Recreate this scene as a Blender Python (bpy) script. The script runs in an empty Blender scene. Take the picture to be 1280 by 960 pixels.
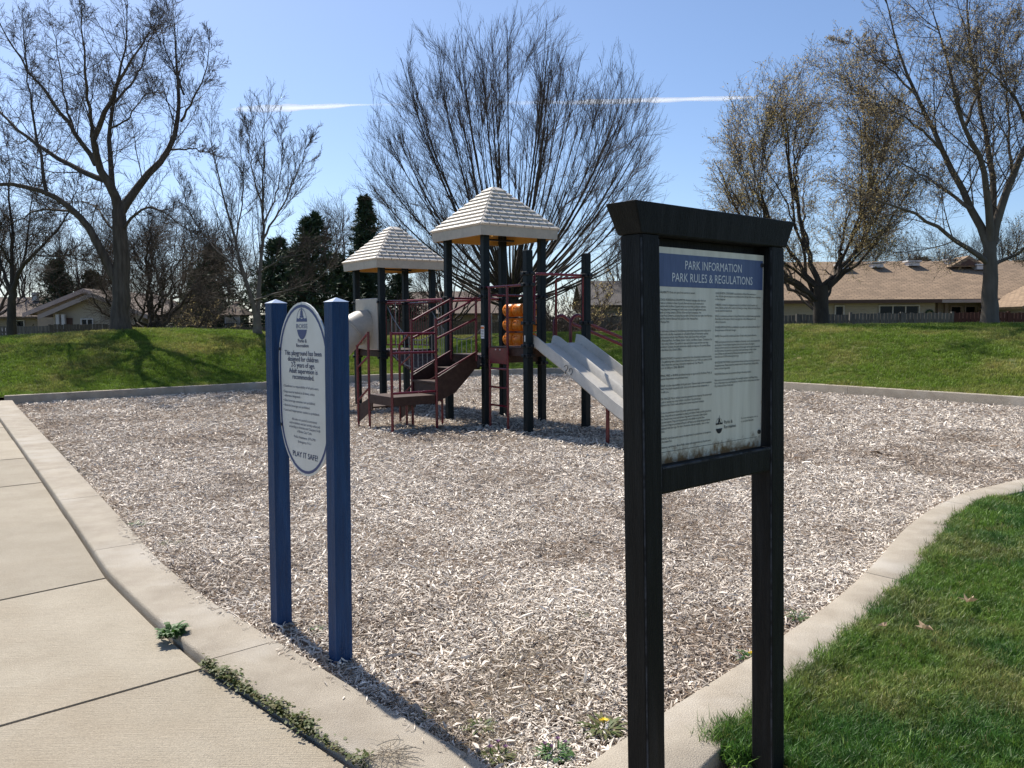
import bpy, bmesh, math, random
import numpy as np
from mathutils import Vector, Matrix, Euler
rnd = random.Random(7)
NR = np.random.default_rng(11)
scene = bpy.context.scene
COL = scene.collection
# ------------------------------------------------------------------ camera
FPX, HOR = 1035.0, 404.0                     # focal length and horizon in the 1280x960 picture
CAM = np.array([0.0, 0.0, 1.65])
_p = math.atan((480 - HOR) / FPX); _r = math.atan(8 / 1280.0)
FW = np.array([0, math.cos(_p), -math.sin(_p)])
_R0 = np.array([1.0, 0, 0]); _U0 = np.array([0, math.sin(_p), math.cos(_p)])
UP = _U0 * math.cos(_r) + _R0 * math.sin(_r); RT = _R0 * math.cos(_r) - _U0 * math.sin(_r)
cd = bpy.data.cameras.new('camera'); cam = bpy.data.objects.new('camera', cd); COL.objects.link(cam)
cd.sensor_width = 36; cd.lens = FPX / 1280 * 36; cd.clip_start = 0.05; cd.clip_end = 20000
cam.matrix_world = Matrix(((RT[0], UP[0], -FW[0], 0), (RT[1], UP[1], -FW[1], 0), (RT[2], UP[2], -FW[2], 1.65), (0, 0, 0, 1)))
scene.camera = cam
# ------------------------------------------------------------------ sky, sun, exposure
SUN_EL = math.radians(52); SUN_AZ = math.atan2(-0.575, 0.818)      # azimuth from +Y towards +X
w = bpy.data.worlds.new('World'); scene.world = w; w.use_nodes = True
nt = w.node_tree; nt.nodes.clear()
sky = nt.nodes.new('ShaderNodeTexSky'); sky.sky_type = 'NISHITA'; sky.sun_disc = False
sky.sun_elevation = SUN_EL; sky.sun_rotation = SUN_AZ
sky.altitude = 1500; sky.air_density = 1.0; sky.dust_density = 3.0; sky.ozone_density = 5.0
bg = nt.nodes.new('ShaderNodeBackground'); bg.inputs[1].default_value = 0.110
wo = nt.nodes.new('ShaderNodeOutputWorld')
nt.links.new(sky.outputs[0], bg.inputs[0]); nt.links.new(bg.outputs[0], wo.inputs[0])
sd = bpy.data.lights.new('sun', 'SUN'); sd.energy = 5.0; sd.angle = math.radians(0.53); sd.color = (1, 0.94, 0.85)
sun = bpy.data.objects.new('sun', sd); COL.objects.link(sun)
SUNV = Vector((math.sin(SUN_AZ) * math.cos(SUN_EL), math.cos(SUN_AZ) * math.cos(SUN_EL), math.sin(SUN_EL)))
sun.rotation_euler = SUNV.to_track_quat('Z', 'Y').to_euler(); sun.location = (-20, 30, 40)
vs = scene.view_settings; vs.view_transform = 'Standard'; vs.look = 'None'; vs.exposure = 0.5; vs.gamma = 1.0; vs.use_curve_mapping = False

# ------------------------------------------------------------------ survey helpers
def ray(px, py): return FW + RT * ((px - 640) / FPX) + UP * ((480 - py) / FPX)
def gp(px, py, z=0.0):
    d = ray(px, py); return CAM + d * ((z - CAM[2]) / d[2])
def at(px, py, y):
    d = ray(px, py); return CAM + d * (y / d[1])
def smooth(a): a = np.clip(a, 0, 1); return a * a * (3 - 2 * a)
_perm = NR.random((64, 64))
def vnoise(x, y):
    x = np.asarray(x, float); y = np.asarray(y, float)
    xi = np.floor(x).astype(int); yi = np.floor(y).astype(int); fx = smooth(x - xi); fy = smooth(y - yi)
    g = lambda a, b: _perm[a % 64, b % 64]
    return (g(xi, yi) * (1 - fx) + g(xi + 1, yi) * fx) * (1 - fy) + (g(xi, yi + 1) * (1 - fx) + g(xi + 1, yi + 1) * fx) * fy
def fbm(x, y): return 0.55 * vnoise(x, y) + 0.28 * vnoise(x * 2.1 + 5, y * 2.1 + 9) + 0.17 * vnoise(x * 4.3 + 1, y * 4.3 + 3)
def in_poly(x, y, poly):
    x = np.asarray(x); y = np.asarray(y); c = np.zeros(x.shape, bool); n = len(poly)
    for i in range(n):
        x0, y0 = poly[i]; x1, y1 = poly[i - 1]
        with np.errstate(divide='ignore', invalid='ignore'):
            c ^= ((y0 > y) != (y1 > y)) & (x < (x1 - x0) * (y - y0) / (y1 - y0 + 1e-12) + x0)
    return c

# ------------------------------------------------------------------ materials
MATS = {}
def material(name, base, rough=0.8, col2=None, nscale=8.0, detail=6.0, lo=0.35, hi=0.65, bump=0.0, bscale=None, metallic=0.0,
             stretch=None, rand=0.0, spec=0.5, tint=None, col3=None, coat=0.0, trans=0.0, rlo=None, speck=None):
    """procedural principled material: two-tone noise, optional third stain tone, bump and per-object variation"""
    m = bpy.data.materials.new(name); m.use_nodes = True; t = m.node_tree; N = t.nodes; L = t.links
    b = N['Principled BSDF']; b.inputs['Roughness'].default_value = rough; b.inputs['Metallic'].default_value = metallic
    b.inputs['Specular IOR Level'].default_value = spec
    if coat: b.inputs['Coat Weight'].default_value = coat
    tc = N.new('ShaderNodeTexCoord'); src = tc.outputs['Object']
    if stretch:
        mp = N.new('ShaderNodeMapping'); mp.inputs['Scale'].default_value = stretch; L.new(src, mp.inputs[0]); src = mp.outputs[0]
    def noise(s, d=detail, r=0.6):
        n = N.new('ShaderNodeTexNoise'); n.inputs['Scale'].default_value = s; n.inputs['Detail'].default_value = d
        n.inputs['Roughness'].default_value = r; L.new(src, n.inputs['Vector']); return n
    def mr(sock, a, c, o0=0.0, o1=1.0):
        r = N.new('ShaderNodeMapRange'); r.inputs[1].default_value = a; r.inputs[2].default_value = c
        r.inputs[3].default_value = o0; r.inputs[4].default_value = o1; L.new(sock, r.inputs[0]); return r.outputs[0]
    def mix(f, a, c):
        x = N.new('ShaderNodeMix'); x.data_type = 'RGBA'
        if hasattr(f, 'default_value'): L.new(f, x.inputs[0])
        else: x.inputs[0].default_value = f
        for s, v in ((6, a), (7, c)):
            if hasattr(v, 'default_value'): L.new(v, x.inputs[s])
            else: x.inputs[s].default_value = (*v, 1)
        return x.outputs[2]
    out = None
    if col2 is not None:
        n1 = noise(nscale); out = mix(mr(n1.outputs[0], lo, hi), base, col2)
        if rlo is not None: L.new(mr(n1.outputs[0], lo, hi, rlo, rough), b.inputs['Roughness'])
    if col3 is not None:
        n2 = noise(nscale * 0.23, 4.0); out = mix(mr(n2.outputs[0], 0.52, 0.7), out if out else base, col3)
    if tint is not None:
        a = N.new('ShaderNodeAttribute'); a.attribute_type = 'INSTANCER'; a.attribute_name = 'tint'
        out = mix(a.outputs['Fac'], out if out else base, tint)
    if speck:                                     # fine aggregate speckle
        n3 = noise(speck[0], 3.0, 0.7); v3 = mr(n3.outputs[0], .3, .7, 1 - speck[1], 1 + speck[1]); h3 = N.new('ShaderNodeHueSaturation'); L.new(v3, h3.inputs['Value']); L.new(out, h3.inputs['Color']); out = h3.outputs[0]
    if rand:
        oi = N.new('ShaderNodeObjectInfo'); hs = N.new('ShaderNodeHueSaturation')
        L.new(mr(oi.outputs['Random'], 0, 1, 1 - rand, 1 + rand), hs.inputs['Value'])
        if out: L.new(out, hs.inputs['Color'])
        else: hs.inputs['Color'].default_value = (*base, 1)
        out = hs.outputs[0]
    if out: L.new(out, b.inputs['Base Color'])
    else: b.inputs['Base Color'].default_value = (*base, 1)
    if bump:
        nb = noise(bscale or nscale * 4, 5.0); bp = N.new('ShaderNodeBump'); bp.inputs['Strength'].default_value = bump
        bp.inputs['Distance'].default_value = 0.02; L.new(nb.outputs[0], bp.inputs['Height']); L.new(bp.outputs[0], b.inputs['Normal'])
    if trans:
        tr = N.new('ShaderNodeBsdfTranslucent'); ms = N.new('ShaderNodeMixShader'); ms.inputs[0].default_value = trans
        if out: L.new(out, tr.inputs[0])
        else: tr.inputs[0].default_value = (*base, 1)
        L.new(b.outputs[0], ms.inputs[1]); L.new(tr.outputs[0], ms.inputs[2]); L.new(ms.outputs[0], N['Material Output'].inputs[0])
    MATS[name] = m; return m
M = MATS
material('concrete', (0.30, 0.255, 0.19), 0.9, (0.25, 0.21, 0.155), 3.0, bump=0.25, bscale=160, col3=(0.28, 0.23, 0.165), rand=0.05)
material('kerb_concrete', (0.405, 0.355, 0.282), 0.9, (0.315, 0.27, 0.21), 4.0, 9, bump=0.6, bscale=150, col3=(0.45, 0.41, 0.35), rand=0.05, speck=(170, .25))
material('soil', (0.05, 0.038, 0.028), 1.0, (0.09, 0.07, 0.05), 20, bump=0.5)
material('chip_bed', (0.085, 0.060, 0.042), 1.0, (0.28, 0.22, 0.165), 45, 8, bump=0.9, bscale=60, col3=(0.13, 0.088, 0.058))
material('chip', (0.85, 0.775, 0.67), 0.85, (0.54, 0.465, 0.38), 25, 3, rand=0.5, tint=(0.21, 0.14, 0.085))
material('straw', (0.55, 0.47, 0.34), 0.8, (0.38, 0.30, 0.2), 10, rand=0.2)
material('grass_near', (0.115, 0.205, 0.030), 0.5, rand=0.55, tint=(0.34, 0.31, 0.11), trans=0.35, spec=0.35)
material('grass_deep', (0.058, 0.145, 0.024), 0.5, rand=0.5, tint=(0.24, 0.23, 0.07), trans=0.3, spec=0.4)
material('grass_far', (0.155, 0.235, 0.030), 0.6, rand=0.4, tint=(0.40, 0.34, 0.12), trans=0.35, spec=0.3)
material('turf', (0.06, 0.085, 0.016), 1.0, (0.13, 0.115, 0.035), 1.2, 8, bump=0.8, bscale=40)
material('ground_far', (0.05, 0.075, 0.025), 1.0, (0.10, 0.09, 0.04), 0.3, 6)
material('black_wood', (0.0045, 0.0048, 0.005), 0.6, (0.016, 0.0165, 0.017), 6, 8, 0.45, 0.75, bump=0.3, bscale=40, stretch=(6, 6, 0.6), spec=0.22)
material('worn_edge', (0.050, 0.055, 0.066), 0.6, (0.006, 0.0065, 0.0075), 22, 8, 0.42, 0.6, bump=0.2, spec=0.3)
material('blue_wood', (0.010, 0.056, 0.165), 0.55, (0.006, 0.032, 0.098), 9, 9, 0.3, 0.72, bump=0.6, bscale=30, stretch=(6, 6, 0.45), col3=(0.016, 0.070, 0.19), spec=0.3)
material('sun_glint_blue', (0.30, 0.38, 0.52), 0.4, (0.20, 0.28, 0.45), 20)  # pale tone paints the sun's glint on the tops of the blue posts
material('sign_white', (0.70, 0.70, 0.68), 0.35, (0.62, 0.62, 0.59), 5)
material('sign_blue', (0.022, 0.045, 0.17), 0.45)
material('print_blue', (0.02, 0.03, 0.10), 0.6)
material('print_black', (0.012, 0.012, 0.014), 0.7)
material('print_white', (0.75, 0.77, 0.76), 0.6)
material('bolt', (0.10, 0.10, 0.10), 0.4, metallic=0.8)
material('post_green', (0.0035, 0.0085, 0.0105), 0.5, (0.006, 0.012, 0.015), 12, bump=0.08, spec=0.2)
material('clamp', (0.005, 0.007, 0.010), 0.45, spec=0.35)
material('maroon', (0.145, 0.009, 0.020), 0.27, (0.10, 0.008, 0.015), 9)
material('brown_deck', (0.035, 0.015, 0.010), 0.55, (0.06, 0.032, 0.022), 14, bump=0.2, spec=0.3)
material('beige_plastic', (0.47, 0.43, 0.365), 0.45, (0.40, 0.365, 0.31), 2.5, spec=0.4, speck=(14, .08))
material('slide_plastic', (0.55, 0.515, 0.45), 0.40, (0.49, 0.455, 0.395), 3.0, spec=0.4, speck=(18, .08))
material('roof_plastic', (0.64, 0.59, 0.52), 0.5, (0.56, 0.515, 0.45), 3.0, rand=0.06, spec=0.35)
material('roof_under_glow', (0.85, 0.54, 0.16), 0.6, (0.78, 0.46, 0.12), 3, trans=0.3)  # orange puts the glow of sun through the roof plastic into the colour
material('orange_plastic', (0.78, 0.24, 0.012), 0.4, (0.70, 0.20, 0.01), 5)
material('chain', (0.25, 0.25, 0.25), 0.45, metallic=0.7)
material('label_orange', (0.75, 0.2, 0.03), 0.5)
material('bark_dark', (0.035, 0.027, 0.021), 0.95, (0.07, 0.056, 0.043), 5, 8, bump=0.9, bscale=14, stretch=(1, 1, 0.3))
material('bark_grey', (0.065, 0.050, 0.038), 0.95, (0.13, 0.105, 0.082), 7, 9, bump=1.0, bscale=16, stretch=(1.6, 1.6, 0.25))
material('bark_mid', (0.10, 0.083, 0.066), 0.95, (0.15, 0.125, 0.10), 5, 8, bump=0.9, bscale=14, stretch=(1, 1, 0.3))
material('bark_pale', (0.19, 0.165, 0.135), 0.9, (0.11, 0.09, 0.075), 4, 8, bump=0.6, bscale=14)
material('twig_dark', (0.058, 0.043, 0.034), 0.9, (0.085, 0.065, 0.05), 3)
material('twig_grey', (0.085, 0.068, 0.055), 0.9, (0.06, 0.048, 0.04), 3)
material('twig_red', (0.095, 0.068, 0.053), 0.9, (0.07, 0.052, 0.041), 3)
material('bud_leaf', (0.42, 0.36, 0.15), 0.7, (0.42, 0.31, 0.16), 0.8, trans=0.55)
material('bud_brown', (0.42, 0.34, 0.18), 0.7, (0.36, 0.28, 0.14), 2.0, trans=0.5)
material('needle', (0.024, 0.050, 0.022), 0.75, (0.06, 0.092, 0.038), 2.5, 6)
material('needle_olive', (0.035, 0.045, 0.018), 0.75, (0.06, 0.07, 0.03), 2.5, 6)
material('weed', (0.04, 0.115, 0.018), 0.55, (0.075, 0.16, 0.03), 30, trans=0.25)
material('weed_dark', (0.07, 0.125, 0.022), 0.6, (0.14, 0.115, 0.035), 40, trans=0.3)
material('dandelion_yellow', (0.85, 0.62, 0.01), 0.6)
material('nettle_purple', (0.32, 0.16, 0.30), 0.6)
material('dry_leaf', (0.50, 0.38, 0.25), 0.8, (0.36, 0.25, 0.15), 30, trans=0.2)
material('fence_grey', (0.10, 0.09, 0.082), 0.95, (0.18, 0.165, 0.15), 4, 8, stretch=(3, 3, 0.5), bump=0.4)
material('fence_dark', (0.075, 0.062, 0.05), 0.95, (0.12, 0.10, 0.085), 4, 8, stretch=(3, 3, 0.5), bump=0.4)
material('fence_red', (0.085, 0.03, 0.022), 0.9, (0.06, 0.022, 0.018), 4, 8, stretch=(3, 3, 0.5))
material('window_glass', (0.012, 0.014, 0.018), 0.22, spec=0.2)
material('trim_white', (0.62, 0.58, 0.55), 0.7, (0.55, 0.51, 0.48), 3)
material('trim_pink', (0.42, 0.33, 0.29), 0.75, (0.36, 0.28, 0.25), 3)
material('brown_trim', (0.10, 0.055, 0.04), 0.8)
material('vent_metal', (0.62, 0.61, 0.6), 0.5)
material('car_paint', (0.75, 0.75, 0.76), 0.25, coat=0.6)
material('tyre', (0.02, 0.02, 0.02), 0.8)
def siding(name, c, c2, period=0.16):
    m = material(name, c, 0.85, c2, 1.5, 5)
    t = m.node_tree; N = t.nodes; L = t.links; b = N['Principled BSDF']
    tc = N.new('ShaderNodeTexCoord'); wv = N.new('ShaderNodeTexWave'); wv.wave_type = 'BANDS'; wv.bands_direction = 'Z'; wv.wave_profile = 'SAW'
    wv.inputs['Scale'].default_value = 2 * math.pi / period / 20 ; L.new(tc.outputs['Object'], wv.inputs[0])
    bp = N.new('ShaderNodeBump'); bp.inputs['Distance'].default_value = 0.02; bp.inputs['Strength'].default_value = 0.7
    L.new(wv.outputs[0], bp.inputs['Height']); L.new(bp.outputs[0], b.inputs['Normal']); return m
siding('siding_beige', (0.44, 0.38, 0.30), (0.40, 0.34, 0.27))
siding('siding_tan', (0.36, 0.30, 0.23), (0.32, 0.26, 0.2))
siding('siding_grey', (0.22, 0.23, 0.22), (0.18, 0.19, 0.18))
siding('siding_lilac', (0.40, 0.37, 0.38), (0.36, 0.33, 0.34))
def shingle_roof(name, c, c2):
    m = bpy.data.materials.new(name); m.use_nodes = True; t = m.node_tree; N = t.nodes; L = t.links; b = N['Principled BSDF']
    b.inputs['Roughness'].default_value = 0.95
    tc = N.new('ShaderNodeTexCoord'); br = N.new('ShaderNodeTexBrick'); br.inputs['Scale'].default_value = 1.0
    br.inputs['Brick Width'].default_value = 0.42; br.inputs['Row Height'].default_value = 0.17; br.inputs['Mortar Size'].default_value = 0.02
    br.inputs['Color1'].default_value = (*c, 1); br.inputs['Color2'].default_value = (*c2, 1)
    br.inputs['Mortar'].default_value = (c2[0] * .6, c2[1] * .6, c2[2] * .6, 1)
    L.new(tc.outputs['UV'], br.inputs[0])
    n = N.new('ShaderNodeTexNoise'); n.inputs['Scale'].default_value = 1.3; n.inputs['Detail'].default_value = 9; n.inputs['Roughness'].default_value = 0.75; L.new(tc.outputs['Object'], n.inputs['Vector'])
    mx = N.new('ShaderNodeMix'); mx.data_type = 'RGBA'; mx.blend_type = 'MULTIPLY'; mx.inputs[0].default_value = 0.75
    r = N.new('ShaderNodeMapRange'); r.inputs[1].default_value = 0.3; r.inputs[2].default_value = 0.7; r.inputs[3].default_value = 0.6; r.inputs[4].default_value = 1.25
    L.new(n.outputs[0], r.inputs[0]); L.new(br.outputs[0], mx.inputs[6]); L.new(r.outputs[0], mx.inputs[7]); L.new(mx.outputs[2], b.inputs['Base Color'])
    bp = N.new('ShaderNodeBump'); bp.inputs['Strength'].default_value = 0.6; bp.inputs['Distance'].default_value = 0.02
    L.new(br.outputs['Fac'], bp.inputs['Height']); bp.invert = True; L.new(bp.outputs[0], b.inputs['Normal'])
    MATS[name] = m
shingle_roof('roof_tan', (0.335, 0.235, 0.150), (0.25, 0.175, 0.112))
shingle_roof('roof_brown', (0.20, 0.15, 0.12), (0.15, 0.115, 0.095))
shingle_roof('roof_dark', (0.11, 0.10, 0.095), (0.085, 0.075, 0.07))

# ------------------------------------------------------------------ object helpers
WORLD = {}                                     # world origin of every object that parents something
def tag(o, label=None, cat=None, group=None, kind=None):
    if label: o['label'] = label
    if cat: o['category'] = cat
    if group: o['group'] = group
    if kind: o['kind'] = kind
    return o
def empty(name, loc, label=None, cat=None, group=None, kind=None):
    o = bpy.data.objects.new(name, None); COL.objects.link(o); o.location = loc; o.empty_display_size = 0.1
    WORLD[o] = Vector(loc); return tag(o, label, cat, group, kind)
def put(name, me, parent=None, loc=(0, 0, 0), rot=None):
    o = bpy.data.objects.new(name, me); COL.objects.link(o)
    org = WORLD[parent] if parent else Vector((0, 0, 0))
    o.location = Vector(loc) - org
    if parent: o.parent = parent
    if rot is not None: o.rotation_euler = rot
    WORLD[o] = Vector(loc); return o
class MB:
    """collects shapes in world coordinates; build() links them as one mesh object"""
    def __init__(s): s.v = []; s.f = []; s.flat = []
    def add(s, vs_, fs):
        k = len(s.v); s.v += [tuple(map(float, q)) for q in vs_]; s.f += [tuple(i + k for i in q) for q in fs]; return s
    def hexa(s, a, b):                          # two quads, bottom a and top b (each 4 points, ccw from above)
        return s.add(list(a) + list(b), [(3, 2, 1, 0), (4, 5, 6, 7), (0, 1, 5, 4), (1, 2, 6, 5), (2, 3, 7, 6), (3, 0, 4, 7)])
    def box(s, c, sx, sy, sz, ax=(1, 0), tilt=None):
        """box centred on c; ax is its horizontal x axis"""
        u = np.array([ax[0], ax[1], 0.0]); u /= np.linalg.norm(u); n = np.array([-u[1], u[0], 0]); k = np.array([0, 0, 1.0]); c = np.array(c, float)
        if tilt is not None: k = np.array(tilt, float)
        q = lambda a, b_, z: c + u * a * sx / 2 + n * b_ * sy / 2 + k * z * sz / 2
        return s.hexa([q(-1, -1, -1), q(1, -1, -1), q(1, 1, -1), q(-1, 1, -1)], [q(-1, -1, 1), q(1, -1, 1), q(1, 1, 1), q(-1, 1, 1)])
    def prism(s, poly, vec):                    # closed planar polygon extruded by vec
        n = len(poly); p = [np.array(q, float) for q in poly]; vec = np.array(vec, float)
        return s.add(p + [q + vec for q in p], [tuple(range(n - 1, -1, -1)), tuple(range(n, 2 * n))] + [(i, (i + 1) % n, (i + 1) % n + n, i + n) for i in range(n)])
    def tube(s, pts, r, sides=8, cap=True):
        pts = [np.array(q, float) for q in pts]; K = len(pts); rs = [r] * K if np.isscalar(r) else r
        ring = []; ref = None
        for i, q in enumerate(pts):
            t = pts[min(i + 1, K - 1)] - pts[max(i - 1, 0)]; t /= np.linalg.norm(t) + 1e-12
            if ref is None: ref = np.array([0, 0, 1.0]) if abs(t[2]) < 0.9 else np.array([1.0, 0, 0])
            a = ref - t * (ref @ t); a /= np.linalg.norm(a) + 1e-12; b_ = np.cross(t, a); ref = a
            ring += [q + (a * math.cos(2 * math.pi * j / sides) + b_ * math.sin(2 * math.pi * j / sides)) * rs[i] for j in range(sides)]
        fs = [(i * sides + j, i * sides + (j + 1) % sides, (i + 1) * sides + (j + 1) % sides, (i + 1) * sides + j) for i in range(K - 1) for j in range(sides)]
        if cap: fs += [tuple(range(sides - 1, -1, -1)), tuple((K - 1) * sides + j for j in range(sides))]
        return s.add(ring, fs)
    def build(s, name, mat, parent=None, smooth_=False, bevel=0, origin=None, uv=False):
        org = WORLD[parent] if parent else Vector(origin or (0, 0, 0))
        me = bpy.data.meshes.new(name); me.from_pydata([(a - org[0], b - org[1], c - org[2]) for a, b, c in s.v], [], s.f); me.update()
        bm = bmesh.new(); bm.from_mesh(me); bmesh.ops.recalc_face_normals(bm, faces=bm.faces); bm.to_mesh(me); bm.free()
        if smooth_:
            me.polygons.foreach_set('use_smooth', [True] * len(me.polygons))
            try: me.set_sharp_from_angle(angle=math.radians(40))
            except Exception: pass
        if uv: box_uv(me)
        me.materials.append(M[mat]); o = put(name, me, parent, org)
        if bevel:
            bv = o.modifiers.new('bevel', 'BEVEL'); bv.width = bevel; bv.segments = 2; bv.limit_method = 'ANGLE'
        return o
def box_uv(me):                                 # planar uv in metres along each face's own slope
    uvl = me.uv_layers.new(name='UVMap')
    for p in me.polygons:
        n = p.normal; u = Vector((0, 0, 1)).cross(n)
        u = u.normalized() if u.length > 1e-4 else Vector((1, 0, 0)); v = n.cross(u)
        for li in p.loop_indices:
            q = me.vertices[me.loops[li].vertex_index].co; uvl.data[li].uv = (q.dot(u), q.dot(v))
def fast_mesh(name, V, F, mat, parent=None, loc=(0, 0, 0), smooth_=False):
    """V (n,3), F (m,k) numpy arrays in local coordinates"""
    me = bpy.data.meshes.new(name); V = np.asarray(V, np.float32); F = np.asarray(F, np.int32); m, k = F.shape
    me.vertices.add(len(V)); me.vertices.foreach_set('co', V.ravel()); me.loops.add(m * k); me.loops.foreach_set('vertex_index', F.ravel())
    me.polygons.add(m); me.polygons.foreach_set('loop_start', np.arange(0, m * k, k, dtype=np.int32))
    if smooth_: me.polygons.foreach_set('use_smooth', np.ones(m, bool))
    me.update(calc_edges=True); me.materials.append(M[mat]); return put(name, me, parent, loc)
# scattered stuff: points with rotation, scale, variant and tint, instanced by geometry nodes
def scatter(name, pts, rot, scl, idx, tint, variants, label, cat):
    src = bpy.data.collections.new(name + '_source')
    for o in variants: src.objects.link(o)
    n = len(pts); me = bpy.data.meshes.new(name); me.vertices.add(n); me.vertices.foreach_set('co', np.asarray(pts, np.float32).ravel())
    for nm, ty, key, val in (('rot', 'FLOAT_VECTOR', 'vector', rot), ('scl', 'FLOAT', 'value', scl), ('idx', 'INT', 'value', idx), ('tint', 'FLOAT', 'value', tint)):
        a = me.attributes.new(nm, ty, 'POINT'); a.data.foreach_set(key, np.asarray(val, np.int32 if ty == 'INT' else np.float32).ravel())
    me.materials.append(variants[0].data.materials[0])
    o = put(name, me); ng = bpy.data.node_groups.new(name, 'GeometryNodeTree')
    ng.interface.new_socket('Geometry', in_out='INPUT', socket_type='NodeSocketGeometry'); ng.interface.new_socket('Geometry', in_out='OUTPUT', socket_type='NodeSocketGeometry')
    N = ng.nodes; L = ng.links; gi = N.new('NodeGroupInput'); go = N.new('NodeGroupOutput')
    ip = N.new('GeometryNodeInstanceOnPoints'); ci = N.new('GeometryNodeCollectionInfo'); ci.inputs['Collection'].default_value = src
    ci.inputs['Separate Children'].default_value = True; ci.inputs['Reset Children'].default_value = True
    def attr(nm, ty):
        x = N.new('GeometryNodeInputNamedAttribute'); x.data_type = ty; x.inputs['Name'].default_value = nm; return x.outputs[0]
    L.new(gi.outputs[0], ip.inputs['Points']); L.new(ci.outputs[0], ip.inputs['Instance']); ip.inputs['Pick Instance'].default_value = True
    L.new(attr('idx', 'INT'), ip.inputs['Instance Index']); L.new(attr('rot', 'FLOAT_VECTOR'), ip.inputs['Rotation']); L.new(attr('scl', 'FLOAT'), ip.inputs['Scale'])
    L.new(ip.outputs[0], go.inputs[0])
    md = o.modifiers.new('scatter', 'NODES'); md.node_group = ng
    return tag(o, label, cat, kind='stuff')
def source(name, V, F, mat):
    me = bpy.data.meshes.new(name); me.from_pydata([tuple(map(float, v)) for v in V], [], [tuple(map(int, f)) for f in F]); me.update(); me.materials.append(M[mat])
    return bpy.data.objects.new(name, me)
# ================================================================== THE SETTING
# outlines surveyed on the ground (metres, camera at the origin, looking along +y)
LK_IN = [(-11.2, 18.5), (-10.46, 17.38), (-3.41, 7.09), (-2.49, 5.73), (-1.89, 4.95), (-0.48, 3.40), (-0.07, 2.97), (0.12, 2.77)]
LK_OUT = [(-11.65, 18.3), (-9.29, 14.94), (-4.66, 8.28), (-2.72, 5.46), (-1.99, 4.54), (-1.51, 3.98), (-0.52, 2.97), (-0.10, 2.55)]
RK_IN = [(0.12, 2.77), (0.29, 3.03), (0.63, 3.41), (1.20, 4.02), (1.43, 4.28), (1.85, 4.75), (2.28, 5.30), (2.69, 5.88), (3.10, 6.48), (3.66, 7.18), (4.34, 7.88), (5.37, 8.59), (7.5, 9.6), (10, 10.5), (12.5, 12.2)]
RK_OUT = [(0.34, 2.50), (0.87, 3.19), (1.26, 3.70), (1.63, 4.09), (2.10, 4.64), (2.64, 5.33), (3.11, 5.98), (3.80, 6.93), (4.48, 7.62), (5.50, 8.28), (7.7, 9.25), (10.2, 10.15), (12.8, 11.9)]
FAR = [(-11.64, 18.9), (-6.79, 22.98), (-5.16, 25.4), (-1.37, 28.2), (1.71, 29.3), (3.2, 28.4), (7.12, 21.76), (10.58, 17.05), (12.9, 13.6)]
POLY = LK_IN + RK_IN[1:] + FAR[::-1]
def resample(pts, n):
    p = np.array(pts, float); d = np.r_[0, np.cumsum(np.linalg.norm(np.diff(p, axis=0), axis=1))]; t = np.linspace(0, d[-1], n)
    q = np.c_[np.interp(t, d, p[:, 0]), np.interp(t, d, p[:, 1])]
    for _ in range(2): q[1:-1] = 0.25 * q[:-2] + 0.5 * q[1:-1] + 0.25 * q[2:]
    return q
def chip_z(x, y):
    x = np.asarray(x, float); y = np.asarray(y, float)
    return -0.045 - 0.115 * smooth((y - 4.5) / 9.0) + 0.035 * (fbm(x * 0.9 + 7, y * 0.9) - 0.5) + 0.02 * (fbm(x * 3, y * 3 + 4) - 0.5)
FARX = np.array([p[0] for p in FAR]); FARY = np.array([p[1] for p in FAR])
def far_y(x): return np.interp(x, np.r_[-60, -20, FARX, 20, 60], np.r_[10, 14, FARY, 12, 12])
def crest_y(x): return np.interp(x, [-60, -20, -13, -7, -3, 1, 6, 10, 16, 60], [26, 27, 28, 29.5, 35, 38, 35, 29, 27, 27])
def crest_h(x): return np.interp(x, [-60, -22, -17, -13, -10, -7.5, -3, 1, 5, 9, 16, 60], [0.9, 0.98, 1.25, 1.50, 1.42, 1.18, 1.05, 1.12, 1.2, 1.47, 1.52, 1.4])
def lawn_z(x, y):
    x = np.asarray(x, float); y = np.asarray(y, float); yk = far_y(x) + 0.1; yc = crest_y(x); h = crest_h(x)
    u = np.clip((y - yk) / np.maximum(yc - yk, 1), 0, 1); up = 0.02 + (h - 0.02) * (0.35 * u + 0.65 * smooth(u))
    dn = smooth((y - yc - 1) / 9.0); z = np.where(y <= yc, up, h * (1 - dn) + 0.05 * dn)
    return z + 0.10 * (fbm(x * 0.35, y * 0.35 + 3) - 0.5) * np.clip((y - yk) / 3, 0, 1)

g = MB(); S = 3000
g.add([(-S, -S, -0.45), (S, -S, -0.45), (S, S, -0.45), (-S, S, -0.45)], [(0, 1, 2, 3)])
tag(g.build('ground', 'ground_far'), kind='structure')
# lawn behind the playground with its long berm
xs = np.r_[np.arange(-70, -24, 2.0), np.arange(-24, 24, 0.4), np.arange(24, 71, 2.0)]
ts = np.r_[np.linspace(0, 12, 36), np.linspace(12.6, 26, 24), np.linspace(28, 110, 20)]
X, T = np.meshgrid(xs, ts, indexing='ij'); Y = far_y(X) + 0.12 + T; Z = lawn_z(X, Y)
nx, ny = X.shape; i, j = np.meshgrid(np.arange(nx - 1), np.arange(ny - 1), indexing='ij'); a = (i * ny + j).ravel()
bl = fast_mesh('back_lawn', np.c_[X.ravel(), Y.ravel(), Z.ravel()], np.c_[a, a + ny, a + ny + 1, a + 1], 'turf', smooth_=True)
tag(bl, 'grassy berm rising behind the far concrete kerb', kind='structure')
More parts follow.
